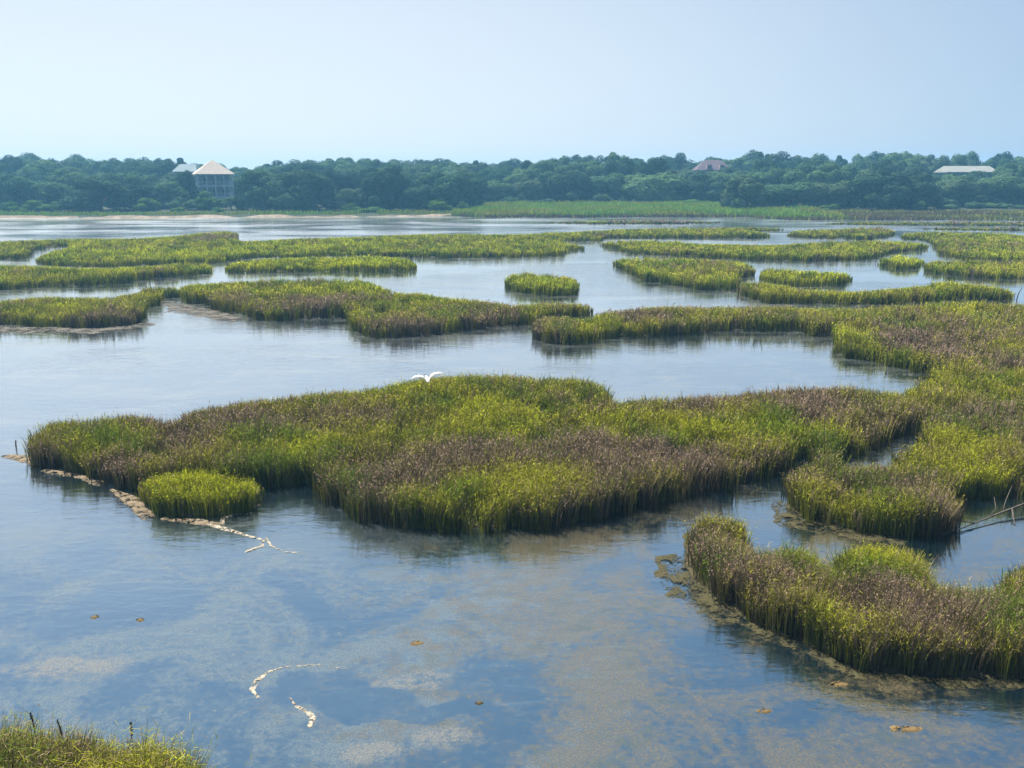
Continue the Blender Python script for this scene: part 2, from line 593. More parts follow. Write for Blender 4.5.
def PX(x, y, z):
    """ground or tip position -> picture"""
    dz = z - CAM_H
    fw = y * CP - dz * SP
    return np.column_stack([512 + F * x / fw, 384 - F * (y * SP + dz * CP) / fw])


def lerp(a, c, t):
    return np.asarray(a)[None] * (1 - t[:, None]) + np.asarray(c)[None] * t[:, None]


NB = 8
COUNT = []


def footprint(c, pxp, h):
    """tallest grass (share of h) that a spot carries inside the surveyed outline; 0 = bare"""
    ok = inside(PX(c[:, 0], c[:, 1], 0.0), pxp)
    lim = np.zeros(len(c))
    for f in (0.15, 0.3, 0.42, 0.54, 0.66, 0.78, 0.9, 1.0):
        ok = ok & inside(PX(c[:, 0], c[:, 1], h * f), pxp)
        if f > .4:
            lim[ok] = f
    return lim


BARE = [(400, 452, 13, 30), (352, 478, 7, 14), (560, 402, 8, 3), (700, 462, 7, 3), (905, 440, 9, 4), (960, 462, 10, 4)]
BAREW = [(W(a, b_).x, W(a, b_).y, abs(W(a + c_, b_).x - W(a, b_).x), abs(W(a, b_ - d_).y - W(a, b_).y)) for a, b_, c_, d_ in BARE]


def grass_on(root, poly, pxp, h, dens=1.0, base=0.03, bias=0.0, gs=0.0):
    lo, hi = poly.min(0) - 1.0, poly.max(0) + 1.0
    # belts of equal range so that far grass is drawn with fewer, wider blades
    cs, ls = [], []
    y0 = lo[1]
    while y0 < hi[1]:
        y1 = min(hi[1], y0 * 1.15 + 0.5)
        d = 0.5 * (y0 + y1)
        w = max(0.011, 0.00085 * d)
        k = 0.36 / w ** 2 * dens
        n = int((hi[0] - lo[0]) * (y1 - y0) * k / NB)
        c = np.column_stack([lo[0] + rng.random(n) * (hi[0] - lo[0]), y0 + rng.random(n) * (y1 - y0)])
        jx = np.column_stack([fbm(c[:, 0] * 1.4 + 5, c[:, 1] * 1.4, 3) - .5, fbm(c[:, 0] * 1.4, c[:, 1] * 1.4 + 77, 3) - .5]) * (.6 * min(1, 30 / d)) + rng.normal(0, .05, (n, 2))
        l = footprint(c + jx, pxp, h)
        gap = fbm(c[:, 0] * 1.1 + 21, c[:, 1] * 1.1 + 60, 3) + rng.normal(0, .05, n) < .33
        for (bx, by, ax_, ay_) in BAREW:
            gap |= ((c[:, 0] - bx) / ax_) ** 2 + ((c[:, 1] - by) / ay_) ** 2 < .6 + .8 * rng.random(n)
        l[gap & (rng.random(n) < .85)] = 0
        cs.append(c[l > 0])
        ls.append(l[l > 0])
        y0 = y1
    C, L = np.concatenate(cs), np.concatenate(ls)
    m = len(C)
    d = C[:, 1]
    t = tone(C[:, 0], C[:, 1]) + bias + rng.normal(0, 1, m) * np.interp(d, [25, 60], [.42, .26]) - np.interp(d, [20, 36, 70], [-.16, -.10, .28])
    big = fbm(C[:, 0] * 0.5 + 7, C[:, 1] * 0.5 + 3, 3)
    med = fbm(C[:, 0] * 1.7 + 71, C[:, 1] * 1.7 + 33, 2)
    brown = t > 0.42
    th = h * np.minimum((0.86 + 0.7 * (big - 0.5) + 0.9 * (med - .5)) * (1 + (rng.random(m) - .5) * np.interp(d, [25, 70], [.42, .2])), L * 1.06)
    th = np.where(rng.random(m) < 0.03, th * 1.22, th)
    deep = np.clip((fbm(C[:, 0] * 0.8 + 90, C[:, 1] * 0.8, 3) - 0.47) * 5, 0, 1) * 0.8
    jit = 0.42 + 0.95 * rng.random(m)
    for nm, sel, mat in (('cordgrass', ~brown, M['grass']), ('brown_rush', brown, M['rush'])):
        if sel.sum() < 3:
            continue
        c, ts, hs, dp, jj = C[sel], t[sel], th[sel], deep[sel], jit[sel]
        f = np.clip((ts + 0.9 - gs) / 1.3, 0, 1)
        if nm == 'cordgrass':
            col = lerp((0.41, 0.44, 0.020), (0.27, 0.24, 0.044), f)
            col = col * (1 - dp[:, None]) + np.array((0.085, 0.165, 0.018)) * dp[:, None]
        else:
            col = lerp((0.180, 0.130, 0.060), (0.195, 0.142, 0.120), rng.random(len(c)))
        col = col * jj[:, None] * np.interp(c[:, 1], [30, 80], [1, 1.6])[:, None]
        q = np.repeat(c, NB, 0)
        n = len(q)
        w = np.maximum(0.011, 0.00085 * q[:, 1]) * (0.7 + 0.7 * rng.random(n))
        off = rng.normal(0, 1, (n, 2)) * (0.045 + 0.5 * w)[:, None]
        hh = np.repeat(hs, NB) * (0.62 + 0.42 * rng.random(n))
        ln = (0.08 + 0.24 * rng.random(n)) * hh
        on = np.hypot(off[:, 0], off[:, 1]) + 1e-6
        lx = off[:, 0] / on * ln + rng.normal(0, .07, n) * hh + .02 * hh
        ly = off[:, 1] / on * ln + rng.normal(0, .07, n) * hh
        V, qd, tr = blades(q + off, hh, w, lx, ly, .9 if nm == 'cordgrass' else 1.15)
        V[:, 2] += base - 0.04
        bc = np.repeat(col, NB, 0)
        r1 = rng.random(n)
        bc = np.where((r1 < 0.07)[:, None], np.array((0.40, 0.32, 0.15)), bc)
        bc = bc * (0.8 + 0.4 * rng.random(n))[:, None]
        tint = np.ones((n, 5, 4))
        sc_ = bc * .30 + np.array((0.060, 0.066, 0.022)) if nm == 'cordgrass' else bc * .45 + np.array((0.030, 0.024, 0.016))  # stem colour, set darker than leaves to paint shade into the island fronts
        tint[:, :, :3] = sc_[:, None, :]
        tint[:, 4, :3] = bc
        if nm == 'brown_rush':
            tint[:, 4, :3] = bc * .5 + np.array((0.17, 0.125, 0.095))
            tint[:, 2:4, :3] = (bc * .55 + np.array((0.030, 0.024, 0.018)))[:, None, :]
        # leaves bent out near the top (green) or loose seed tufts (brown): one small face each
        ne = int(n * 2.5) if nm == 'cordgrass' else int(n * 1.1)
        s0 = rng.integers(0, n, ne)
        fr = 0.25 + 0.75 * rng.random(ne) ** .6 if nm == 'cordgrass' else 0.62 + 0.42 * rng.random(ne) ** .8
        b0 = np.column_stack([q[s0, 0] + off[s0, 0] + lx[s0] * fr ** 2, q[s0, 1] + off[s0, 1] + ly[s0] * fr ** 2, hh[s0] * fr + base - .04])
        aa = rng.random(ne) * 2 * np.pi
        if nm == 'cordgrass':
            ll, up, wd = hh[s0] * (.05 + .09 * rng.random(ne)), hh[s0] * (.16 * rng.random(ne) - .05), w[s0] * .8
        else:
            ll, up, wd = w[s0] * (1.2 + 1.2 * rng.random(ne)), w[s0] * 2.2 * rng.random(ne), w[s0] * 1.3
        e1 = np.column_stack([np.cos(aa) * ll, np.sin(aa) * ll, up])
        e2 = np.column_stack([-np.sin(aa) * wd, np.cos(aa) * wd, np.zeros(ne)])
        EV = np.stack([b0 - e2 * .5, b0 + e2 * .5, b0 + e1], 1).reshape(-1, 3)
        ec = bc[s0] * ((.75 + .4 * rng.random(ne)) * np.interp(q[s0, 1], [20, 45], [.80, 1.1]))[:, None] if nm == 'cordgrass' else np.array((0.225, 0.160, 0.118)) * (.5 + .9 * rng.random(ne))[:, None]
        et = np.ones((ne, 3, 4))
        et[:, :, :3] = ec[:, None, :]
        tr = np.concatenate([tr, len(V) + np.arange(ne)[:, None] * 3 + np.arange(3)[None]])
        V = np.concatenate([V, EV])
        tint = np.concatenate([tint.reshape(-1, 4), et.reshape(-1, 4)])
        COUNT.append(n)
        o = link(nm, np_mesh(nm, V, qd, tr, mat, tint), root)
        o['kind'] = 'stuff'
        o.matrix_parent_inverse = Matrix.Translation(-Vector(root.location))


def bank_mesh(poly, pxp, h, z, grow):
    """low mud under the grass, a jittered grid over the footprint"""
    lo, hi = poly.min(0) - 1.0, poly.max(0) + 1.0
    s = float(np.clip(0.006 * poly[:, 1].mean(), .09, .5))
    nx, ny = int((hi[0] - lo[0]) / s) + 2, int((hi[1] - lo[1]) / s) + 2
    gx, gy = np.meshgrid(lo[0] + np.arange(nx) * s, lo[1] + np.arange(ny) * s, indexing='ij')
    c = np.column_stack([gx.ravel(), gy.ravel()])
    hit = (footprint(c, pxp, h) > 0).reshape(nx, ny)
    for _ in range(int(round(grow / s))):
        g = hit.copy()
        g[1:] |= hit[:-1]
        g[:-1] |= hit[1:]
        g[:, 1:] |= hit[:, :-1]
        g[:, :-1] |= hit[:, 1:]
        hit = g
    cell = hit[:-1, :-1] & hit[1:, :-1] & hit[1:, 1:] & hit[:-1, 1:]
    used = np.zeros((nx, ny), bool)
    for a, b2 in ((0, 0), (1, 0), (1, 1), (0, 1)):
        used[a:nx - 1 + a, b2:ny - 1 + b2] |= cell
    full = np.zeros((nx, ny), int)
    for a, b2 in ((0, 0), (1, 0), (1, 1), (0, 1)):
        full[a:nx - 1 + a, b2:ny - 1 + b2] += cell
    idx = np.full((nx, ny), -1)
    idx[used] = np.arange(used.sum())
    zz = np.where(full == 4, z * (0.4 + 1.2 * fbm(gx * 1.5, gy * 1.5, 3)), -0.06)
    V = np.column_stack([gx[used], gy[used], zz[used]])
    V[:, :2] += (np.column_stack([fbm(V[:, 0] * 2, V[:, 1] * 2, 2), fbm(V[:, 0] * 2 + 40, V[:, 1] * 2, 2)]) - .5) * s * 1.4
    i, j = np.nonzero(cell)
    Q = np.column_stack([idx[i, j], idx[i + 1, j], idx[i + 1, j + 1], idx[i, j + 1]])
    return V, Q


def smooth_px(pts):
    P = np.array(pts, float)
    n = len(P)
    res = []
    for i in range(n):
        p0, p1, p2, p3 = P[i - 1], P[i], P[(i + 1) % n], P[(i + 2) % n]
        for t in (0, .25, .5, .75):
            c = 0.5 * (2 * p1 + (p2 - p0) * t + (2 * p0 - 5 * p1 + 4 * p2 - p3) * t * t + (3 * p1 - p0 - 3 * p2 + p3) * t ** 3)
            res.append(.6 * c + .4 * (p1 * (1 - t) + p2 * t))
    return np.array(res)


def island(label, pts, h=1.0, grow=-0.06, mud='mud', dens=1.0, bias=0.0, group='grassy islands in the marsh', z=0.04, name='marsh_island', cat='marsh island', gs=0.0):
    poly = outline(pts, h * 0.92)
    pxp = smooth_px(pts)
    c = poly.mean(0)
    root = empty(name, (c[0], c[1], 0), label, cat, group)
    V, Q = bank_mesh(poly, pxp, h * .9, z, max(0, grow))
    me = np_mesh('mud_bank', V, Q, np.zeros((0, 3), int), M[mud])
    bk = link('mud_bank', me, root)
    bk.matrix_parent_inverse = Matrix.Translation(-Vector(root.location))
    grass_on(root, poly, pxp, h * .95, dens, z, bias, gs)
    return root


island('long yellow-green marsh bank stretching along the far channel from the left edge',
       [(-40, 260), (0, 259), (25, 259), (31, 254), (36, 250), (54, 247.5), (72, 246), (52, 251), (40, 256), (34, 262), (60, 267), (110, 267.5), (140, 266), (175, 264.5), (205, 264),
        (235, 261), (256, 258), (288, 258), (330, 257), (370, 257), (440, 258), (512, 258), (540, 257), (563, 256), (567, 251.5), (585, 250), (583, 245.5), (562, 242),
        (600, 241.5), (608, 238.5), (660, 238.5), (720, 238.5), (768, 237.5), (768, 233), (745, 229.5), (700, 226.5), (640, 228), (600, 230), (560, 232), (512, 234), (430, 233.5), (370, 236),
        (300, 238), (256, 240.5), (238, 240), (238, 234), (230, 231), (200, 232.5), (180, 235), (130, 238), (60, 238.5), (0, 241), (-40, 242)], 0.85, bias=-.1)
island('low tongue of marsh in front of the long far bank at the left edge',
       [(-40, 291), (0, 290), (20, 289), (45, 286), (80, 286), (115, 284), (150, 278.5), (170, 277.5), (200, 275), (213, 272.5), (214, 268), (205, 262), (190, 261), (170, 263.5), (145, 265.5), (110, 267.5), (70, 267), (30, 265), (0, 264), (-40, 264)], 0.9)
island('flat bright yellow-green islet with dark waterline, tucked under the long far bank',
       [(228, 272), (256, 273), (300, 272), (350, 271.5), (400, 271.5), (414, 270), (416, 265), (408, 259), (395, 257), (370, 254.5), (340, 255), (300, 257), (265, 258.5), (240, 261), (227, 265)], 0.85, bias=-.4)
island('brown-topped marsh island cut by the left edge, ending in two small lobes',
       [(-40, 325), (0, 325), (20, 325.5), (40, 327), (80, 328), (110, 327), (135, 324.5), (143, 320), (143, 311), (150, 307), (160, 305), (162, 299), (180, 297.5), (184, 291), (175, 286), (158, 285), (146, 286), (140, 291.5), (125, 294), (110, 296), (80, 297), (40, 296.5), (20, 298), (0, 300), (-40, 301)], 1.0)
island('wide stepped marsh island with a brown right arm, left of centre',
       [(184, 302), (200, 304), (211, 305), (213, 310), (225, 313), (246, 315), (252, 319), (280, 321), (300, 319), (330, 318), (348, 318), (351, 324), (355, 332), (365, 336), (390, 337.5), (430, 335.5), (460, 331), (490, 328.5), (520, 325.5), (545, 322), (575, 318), (591, 314), (592, 306), (575, 302.5), (540, 303), (512, 304), (500, 302), (470, 299), (440, 296.5), (420, 292.5), (396, 292), (375, 283.5), (363, 279), (355, 277.5), (340, 277.5), (300, 276.5), (270, 277.5), (240, 281), (215, 283), (190, 283.5), (183, 287)], 1.0)
island('small round green islet standing alone in the middle of the bright channel',
       [(508, 289), (520, 293), (540, 295), (565, 296), (578, 294), (581, 287), (575, 279), (555, 273.5), (530, 271.5), (513, 273.5), (506, 280)], 0.95)
island('olive oval island right of the round islet with a notched right end',
       [(614, 266), (622, 270), (632, 274), (642, 280), (660, 284), (690, 287.5), (697, 290), (715, 290.5), (735, 289), (741, 283), (738, 278), (752, 277), (755, 271), (750, 264), (740, 261), (700, 258.5), (660, 256.5), (630, 256.5), (616, 259.5)], 0.95)
island('long thin yellow-green strip of marsh behind the notched oval island',
       [(602, 247), (615, 249.5), (626, 253), (640, 254.5), (670, 256), (700, 257.5), (730, 259), (765, 260.5), (800, 261.5), (850, 260.5), (875, 259), (886, 254.5), (898, 252), (915, 250.5), (929, 248.5), (929, 244), (915, 242), (890, 240), (860, 240), (830, 241), (800, 243), (770, 244.5), (720, 243.5), (692, 243), (670, 239), (640, 239.5), (612, 240), (601, 243)], 0.85)
island('tiny dark green tussock at the mouth of the right-hand channel',
       [(880, 266), (895, 268.5), (915, 269), (924, 266), (922, 259), (910, 255.5), (895, 254.5), (883, 257.5), (879, 262)], 0.85, bias=-.5, gs=.4)
island('low marsh strip reaching in from the right edge beside the tiny tussock',
       [(925, 271), (935, 274), (960, 276.5), (990, 278.5), (1024, 280), (1080, 282), (1080, 259), (1024, 259), (990, 259.5), (960, 258.5), (935, 259.5), (925, 264)], 0.9)
island('short bushy green islet just behind the long right-hand bank',
       [(762, 281), (790, 285.5), (810, 287), (830, 285.5), (850, 284), (852, 278), (846, 272.5), (830, 271.5), (800, 269), (780, 266.5), (767, 268), (761, 273)], 0.95, bias=-.3, gs=.3)
island('humped marsh bank with a small round head, right of centre before the channel',
       [(738, 293), (746, 297), (757, 300), (766, 303.5), (800, 304), (850, 304.5), (890, 304.5), (925, 303), (945, 300.5), (965, 299.5), (985, 300.5), (1008, 300), (1017, 296), (1010, 290), (1000, 287), (970, 283), (940, 280), (925, 285), (895, 288), (870, 290), (840, 290.5), (800, 288.5), (775, 283.5), (755, 280), (743, 280), (737, 285)], 0.95)
island('far marsh bank at the right edge behind the low strip',
       [(903, 239.5), (925, 241), (934, 246), (940, 253), (950, 258), (975, 261), (1000, 261.5), (1024, 262), (1080, 263), (1080, 236), (1024, 235), (1000, 232.5), (960, 231), (930, 231), (905, 233)], 0.85)
island('farthest low reed patch on the right, below the dark tree line',
       [(786, 236.5), (810, 238.5), (840, 239), (862, 240), (885, 238), (895, 234), (891, 228.5), (870, 226.5), (830, 229), (795, 230.5)], 0.85, bias=.2)
island('thick bushy green tussock on the sandy edge in front of the big marsh tongue',
       [(145, 503), (155, 511), (178, 515), (207, 514), (237, 511.5), (257, 508), (262, 499), (261, 486), (250, 479), (228, 477), (205, 472), (178, 473), (156, 477), (146, 485)], 0.80, bias=-.6, dens=1.3, mud='sand', grow=.12)
island('great marsh with the big central tongue pointing left, joined to the right edge',
       [(533, 332), (536, 340), (548, 343.5), (570, 344.5), (590, 343), (602, 339), (640, 337), (690, 334.5), (715, 331.5), (740, 330.5), (768, 331), (800, 331.5), (808, 335), (838, 337), (833, 345), (833, 355), (850, 358), (870, 361), (890, 366), (910, 371), (935, 374), (925, 381), (905, 391),
        (860, 387.5), (820, 386), (795, 386), (768, 390), (740, 393), (700, 396), (650, 398), (613, 400), (609, 393), (600, 385), (585, 379.5), (560, 377), (520, 375.5), (480, 374.5), (440, 375.5), (410, 379), (385, 386), (355, 390), (320, 391.5), (290, 394), (265, 397), (240, 402), (215, 406), (190, 411), (168, 420), (150, 416), (130, 413), (110, 415), (90, 418), (60, 420), (45, 424), (35, 432), (34, 448),
        (38, 464), (46, 468), (62, 470), (80, 474), (92, 479), (105, 484), (125, 488), (150, 489), (200, 489), (262, 488), (290, 486), (318, 485), (322, 498), (345, 508), (355, 520), (375, 525), (400, 527.5), (440, 530.5), (480, 531.5), (520, 531), (550, 528.5), (570, 525), (600, 517), (640, 510), (680, 500), (710, 493), (740, 483), (770, 475), (800, 468), (830, 461), (855, 455.5), (880, 446), (905, 436), (922, 428),
        (925, 436), (905, 450), (893, 462), (870, 466), (850, 466), (830, 462), (800, 459), (788, 466), (786, 490), (790, 510), (800, 517), (815, 525), (845, 530), (865, 534), (900, 537), (935, 537), (950, 533), (953, 520), (957, 505), (966, 499), (985, 498), (1005, 497), (1024, 496), (1080, 500),
        (1080, 306), (1024, 303), (980, 300), (950, 301), (900, 305), (850, 308), (800, 307), (768, 306), (740, 306.5), (700, 306.5), (660, 306), (620, 309), (600, 313), (585, 318), (560, 316), (542, 317), (534, 325)], 1.0, grow=-.04)
island('crescent of brown and green marsh grass low at the right edge, nearest the open water',
       [(689, 568), (692, 577), (702, 586), (720, 596), (724, 605), (745, 617), (775, 630), (800, 641), (830, 653), (850, 663), (880, 668.5), (930, 672), (980, 674), (1024, 677), (1100, 682),
        (1100, 568), (1040, 566), (1024, 568), (1010, 572), (1001, 582), (990, 588), (950, 584), (925, 583), (917, 570), (908, 555), (893, 548.5), (870, 547), (853, 551), (846, 566), (838, 570), (825, 559), (800, 547), (775, 549), (752, 552), (743, 544), (741, 528), (733, 519), (718, 513), (700, 512.5), (690, 518), (687, 535)], 1.0, grow=.22, mud='wetmud', dens=1.2)
island('near clump of tall green grass with dark stalks at the bottom left corner',
       [(-60, 730), (0, 730), (40, 731), (80, 738), (105, 748), (130, 746), (155, 748), (175, 757), (190, 770), (195, 900), (60, 980), (-60, 980)], 1.6, dens=1.3, bias=-.35, gs=.2)

for lab, pts in (('thin brown reed strip low in the far water, centre right', [(540, 223), (600, 224.5), (690, 224), (735, 222.5), (700, 221), (620, 220.5), (560, 221.2)]),
                 ('thin olive reed strip close under the dark trees at far right', [(815, 224), (880, 225.5), (960, 225.5), (1040, 226.5), (1080, 226), (1080, 222.5), (960, 221.5), (860, 221.5)]),
                 ('faint reed patch in far water behind the long thin strip', [(690, 229.5), (740, 231.5), (782, 231), (778, 228), (730, 226.5)]),
                 ('short reed patch in far water near the right edge', [(915, 229.5), (960, 230.5), (1030, 230.5), (1060, 229), (1000, 227.5), (940, 227.5)])):
    island(lab, pts, 0.5, bias=.25)

# ------------------------------------------------------------------ water, ground, beach
bm = bmesh.new()
vs = [bm.verts.new(p) for p in ((-620, -50, 0), (620, -50, 0), (620, 300, 0), (-620, 300, 0))]
bm.faces.new(vs)
wo = from_bm('water', bm, M['water'])
wo['kind'] = 'structure'

# shoreline: picture x -> picture y of the waterline
SHX = [-400, 0, 120, 250, 340, 460, 480, 600, 740, 760, 900, 1024, 1400]
SHY = [218, 218.2, 218.4, 217.2, 217.2, 216.4, 217.5, 217.2, 217.0, 219.6, 220.2, 220.6, 220.6]


def shore_y(x):
    # one fixed step of px -> X conversion at ~185 m
    px = 512 + x / 187.0 * F
    return W(512, float(np.interp(px, SHX, SHY))).y + (float(fbm(np.array([x * .12]), np.array([1.5]), 3)[0]) - .5) * 5


xs = np.linspace(-620, 620, 249)
offs = [-6, -1.5, 0, 1, 2.5, 5, 9, 16, 30, 60, 120, 250, 500]
hts = [-.6, -.15, .0, .12, .3, .42, .5, .6, .8, 1.0, 1.3, 1.6, 2.0]
bm = bmesh.new()
grid = []
for x in xs:
    s = shore_y(x)
    grid.append([bm.verts.new((x, s + o_, h_ + (0.12 * mnoise.noise((x * .1, o_ * .2, 0)) if o_ > 0 else 0))) for o_, h_ in zip(offs, hts)])
for a, c in zip(grid, grid[1:]):
    for j in range(len(offs) - 1):
        bm.faces.new((a[j], c[j], c[j + 1], a[j + 1]))
go = from_bm('ground', bm, M['soil'], None, True)
go['kind'] = 'structure'


def ground_z(x, y):
    return float(np.interp(y - shore_y(x), offs, hts))


# pale sand strip along the left half of the far shore
bm = bmesh.new()
prev = None
for x in np.arange(-170, -10.5, 1.0):
    s = shore_y(x)
    wd = 1.5 + 5.0 * (float(fbm(np.array([x * .15 + 30]), np.array([8.2]), 3)[0]) - .5)
    wd = max(wd, .05)
    row = [bm.verts.new((x, s - .6, -.1)), bm.verts.new((x, s + .2 * min(1, wd), .08 * min(1, wd))), bm.verts.new((x, s + wd * .6, .3 * min(1, wd * .5))), bm.verts.new((x, s + wd, .40 * min(1, wd * .5))), bm.verts.new((x, s + wd + .8, .05))]
    if prev:
        for j in range(4):
            bm.faces.new((prev[j], row[j], row[j + 1], prev[j + 1]))
    prev = row
bo = from_bm('beach', bm, M['beach'], None, True)
bo['kind'] = 'structure'


# grass on the far shore (ground cover)
def shore_grass(name, x0, x1, d0, d1, n, hrange, cols, mat, w=0.2):
    x = x0 + rng.random(n) * (x1 - x0)
    f0 = np.array([shore_y(float(v)) for v in x])
    off = d0 + rng.random(n) * (d1 - d0)
    keep = fbm(x * .14 + 3, off * .3 + 11, 3) > 0.36
    x, f0, off = x[keep], f0[keep], off[keep]
    y = f0 + off
    z = np.interp(off, offs, hts)
    m = len(x)
    hg = (hrange[0] + (hrange[1] - hrange[0]) * rng.random(m)) * (0.6 + 0.8 * fbm(x * .2 + 60, y * .2, 3))
    V, q, t = blades(np.column_stack([x, y]), hg, w * (0.7 + 0.6 * rng.random(m)), rng.normal(0, .2, m) * hg, rng.normal(0, .2, m) * hg)
    V[:, 2] += np.repeat(z, 5) - .05
    c = lerp(cols[0], cols[1], np.clip((fbm(x * .1 + 20, off * .25, 3) - .5) * 4 + .5 + rng.normal(0, .2, m), 0, 1)) * (0.8 + .4 * rng.random(m))[:, None]
    tint = np.ones((m, 5, 4))
    tint[:, :, :3] = c[:, None, :]
    o = link(name, np_mesh(name, V, q, t, mat, tint.reshape(-1, 4)))
    o['kind'] = 'stuff'
    return o


G1, G2, G3 = (0.19, 0.34, 0.04), (0.30, 0.32, 0.06), (0.19, 0.13, 0.10)
tag(shore_grass('shore_grass', -180, -8, 3.2, 9, 6000, (.3, .9), (G1, G2), M['grass']), 'thin green grass growing behind the sand strip on the left far shore', 'grass')
tag(shore_grass('meadow_grass', -12, 62, 0, 50, 60000, (.5, 1.3), (G1, G2), M['grass']), 'bright green marsh meadow between the open water and the central trees', 'grass')
tag(shore_grass('bank_grass', 46, 190, -1, 22, 52000, (.3, .75), ((0.24, 0.25, 0.06), (0.16, 0.12, 0.075)), M['rush']), 'olive and brown bank grass at the foot of the trees on the right', 'grass')
tag(shore_grass('waterline_rush', -12, 60, -1.2, 1.2, 1800, (.4, .9), (G3, (0.14, 0.11, 0.06)), M['rush']), 'brown rush fringe along the waterline of the bright meadow', 'rush')


# ------------------------------------------------------------------ trees
def crown_mesh(name, mat, seed, kind='oak'):
    r = np.random.default_rng(seed)
    P, Nn, S = [], [], []
    lobes = []
    if kind in ('oak', 'tall'):
        nl = 22
        for i in range(nl):
            u = r.random() * 2 * np.pi
            v = r.random() ** 0.7
            rad = 3.4 * math.sqrt(v)
            zz = 5.6 * math.sqrt(max(0.0, 1 - (rad / 4.4) ** 2)) * (0.35 + 0.65 * r.random()) + 1.6
            lobes.append((rad * math.cos(u), rad * math.sin(u), zz, 1.25 + 0.9 * r.random()))
        for i in range(12):
            u = r.random() * 2 * np.pi
            lobes.append((3.6 * math.cos(u), 3.6 * math.sin(u), 1.2 + 1.6 * r.random(), 1.1 + .6 * r.random()))
    elif kind == 'pine':
        for i in range(15):
            u = r.random() * 2 * np.pi
            rad = 2.6 * r.random()
            lobes.append((rad * math.cos(u), rad * math.sin(u), 5.2 + 3.2 * r.random() * (1 - rad / 4), 0.55 + 0.55 * r.random()))
    else:
        for i in range(16):
            u = r.random() * 2 * np.pi
            rad = 3.6 * math.sqrt(r.random())
            lobes.append((rad * math.cos(u), rad * math.sin(u), 1.2 + (6.0 - rad) * r.random(), 1.2 + .9 * r.random()))
    per = 260
    for (x, y, z, s) in lobes:
        n = int(per * s)
        d = r.normal(0, 1, (n, 3))
        d[:, 2] += 0.25
        d /= np.linalg.norm(d, axis=1)[:, None]
        rr = s * (0.62 + 0.45 * r.random(n) ** 0.6)
        p = np.array((x, y, z)) + d * rr[:, None] * np.array((1, 1, .85))
        P.append(p)
        nn = d + r.normal(0, 0.22, (n, 3))
        Nn.append(nn / np.linalg.norm(nn, axis=1)[:, None])
        S.append(0.13 + 0.14 * r.random(n))
    P, Nn, S = np.concatenate(P), np.concatenate(Nn), np.concatenate(S)
    k = P[:, 2] > 0.05
    P, Nn, S = P[k], Nn[k], S[k]
    rv = r.normal(0, 1, P.shape)
    U = np.cross(Nn, rv)
    U /= np.linalg.norm(U, axis=1)[:, None] + 1e-9
    Vv = np.cross(Nn, U)
    U *= S[:, None]
    Vv *= S[:, None] * 0.7
    V = np.stack([P - U - Vv * .4, P + U * .3 - Vv, P + U + Vv * .4, P - U * .3 + Vv], 1).reshape(-1, 3)
    V[:, 2] = np.maximum(V[:, 2], 0.02)
    q = np.arange(len(P))[:, None] * 4 + np.arange(4)[None]
    return np_mesh(name, V, q, np.zeros((0, 3), int), mat)


def trunk_mesh(seed, kind='oak'):
    r = random.Random(seed)
    bm = bmesh.new()
    if kind == 'pine':
        bm_tube(bm, [(0, 0, -.3), (0.05, 0, 3), (-.05, 0.05, 6), (0, 0, 8)], [.22, .17, .12, .05])
        for i in range(6):
            a = r.random() * 6.28
            z = 5 + r.random() * 2.4
            bm_tube(bm, [(0, 0, z), (math.cos(a) * .9, math.sin(a) * .9, z + .3), (math.cos(a) * 1.8, math.sin(a) * 1.8, z + .5)], [.06, .04, .02], 5)
    else:
        bm_tube(bm, [(0, 0, -.3), (0.1, 0, 1.0), (0.05, .1, 2.2)], [.5, .36, .3])
        for i in range(6):
            a = i * 1.05 + r.random() * .6
            L = 2 + r.random() * 1.3
            bm_tube(bm, [(0.05, .1, 1.9), (math.cos(a) * L * .5, math.sin(a) * L * .5, 3.2), (math.cos(a) * L, math.sin(a) * L, 4.6 + r.random())], [.2, .14, .05], 6)
    me = bpy.data.meshes.new('trunk')
    bmesh.ops.recalc_face_normals(bm, faces=bm.faces)
    bm.to_mesh(me)
    bm.free()
    me.materials.append(M['bark'])
    return me


CROWN = {'oak': [crown_mesh('crown', M['oak'], 10 + i) for i in range(6)],
         'dark': [crown_mesh('crown', M['oakdark'], 30 + i) for i in range(5)],
         'pale': [crown_mesh('crown', M['pale'], 50 + i) for i in range(4)],
         'pine': [crown_mesh('crown', M['pine'], 70 + i, 'pine') for i in range(4)],
         'shrub': [crown_mesh('foliage', M['shrub'], 90 + i, 'shrub') for i in range(4)],
         'duskshrub': [crown_mesh('foliage', M['oak'], 110 + i, 'shrub') for i in range(3)]}
TRUNK = {'oak': [trunk_mesh(i) for i in range(3)], 'pine': [trunk_mesh(i, 'pine') for i in range(3)]}
NOMH = {'oak': 8.0, 'dark': 8.0, 'pale': 8.0, 'pine': 9.0, 'shrub': 7.4, 'duskshrub': 7.4}
NOMW = {'oak': 9.6, 'dark': 9.6, 'pale': 9.6, 'pine': 6.0, 'shrub': 9.6, 'duskshrub': 9.6}


def tree(kind, x, y, wid, hgt, label, group=None, name=None):
    shrub = 'shrub' in kind
    nm = name or ('shrub' if shrub else 'pine_tree' if kind == 'pine' else 'oak_tree')
    root = empty(nm, (x, y, ground_z(x, y) - .05), label, 'shrub' if shrub else 'tree', group)
    root.rotation_euler.z = random.random() * 6.28
    s = wid / NOMW[kind]
    root.scale = (s, s * (0.9 + .2 * random.random()), hgt / NOMH[kind])
    c = link('foliage' if shrub else 'crown', random.choice(CROWN[kind]), root)
    if shrub:
        t = link('stem', random.choice(TRUNK['oak']), root)
        t.scale = (.6, .6, .8)
    else:
        link('trunk', random.choice(TRUNK['pine' if kind == 'pine' else 'oak']), root)
    return root


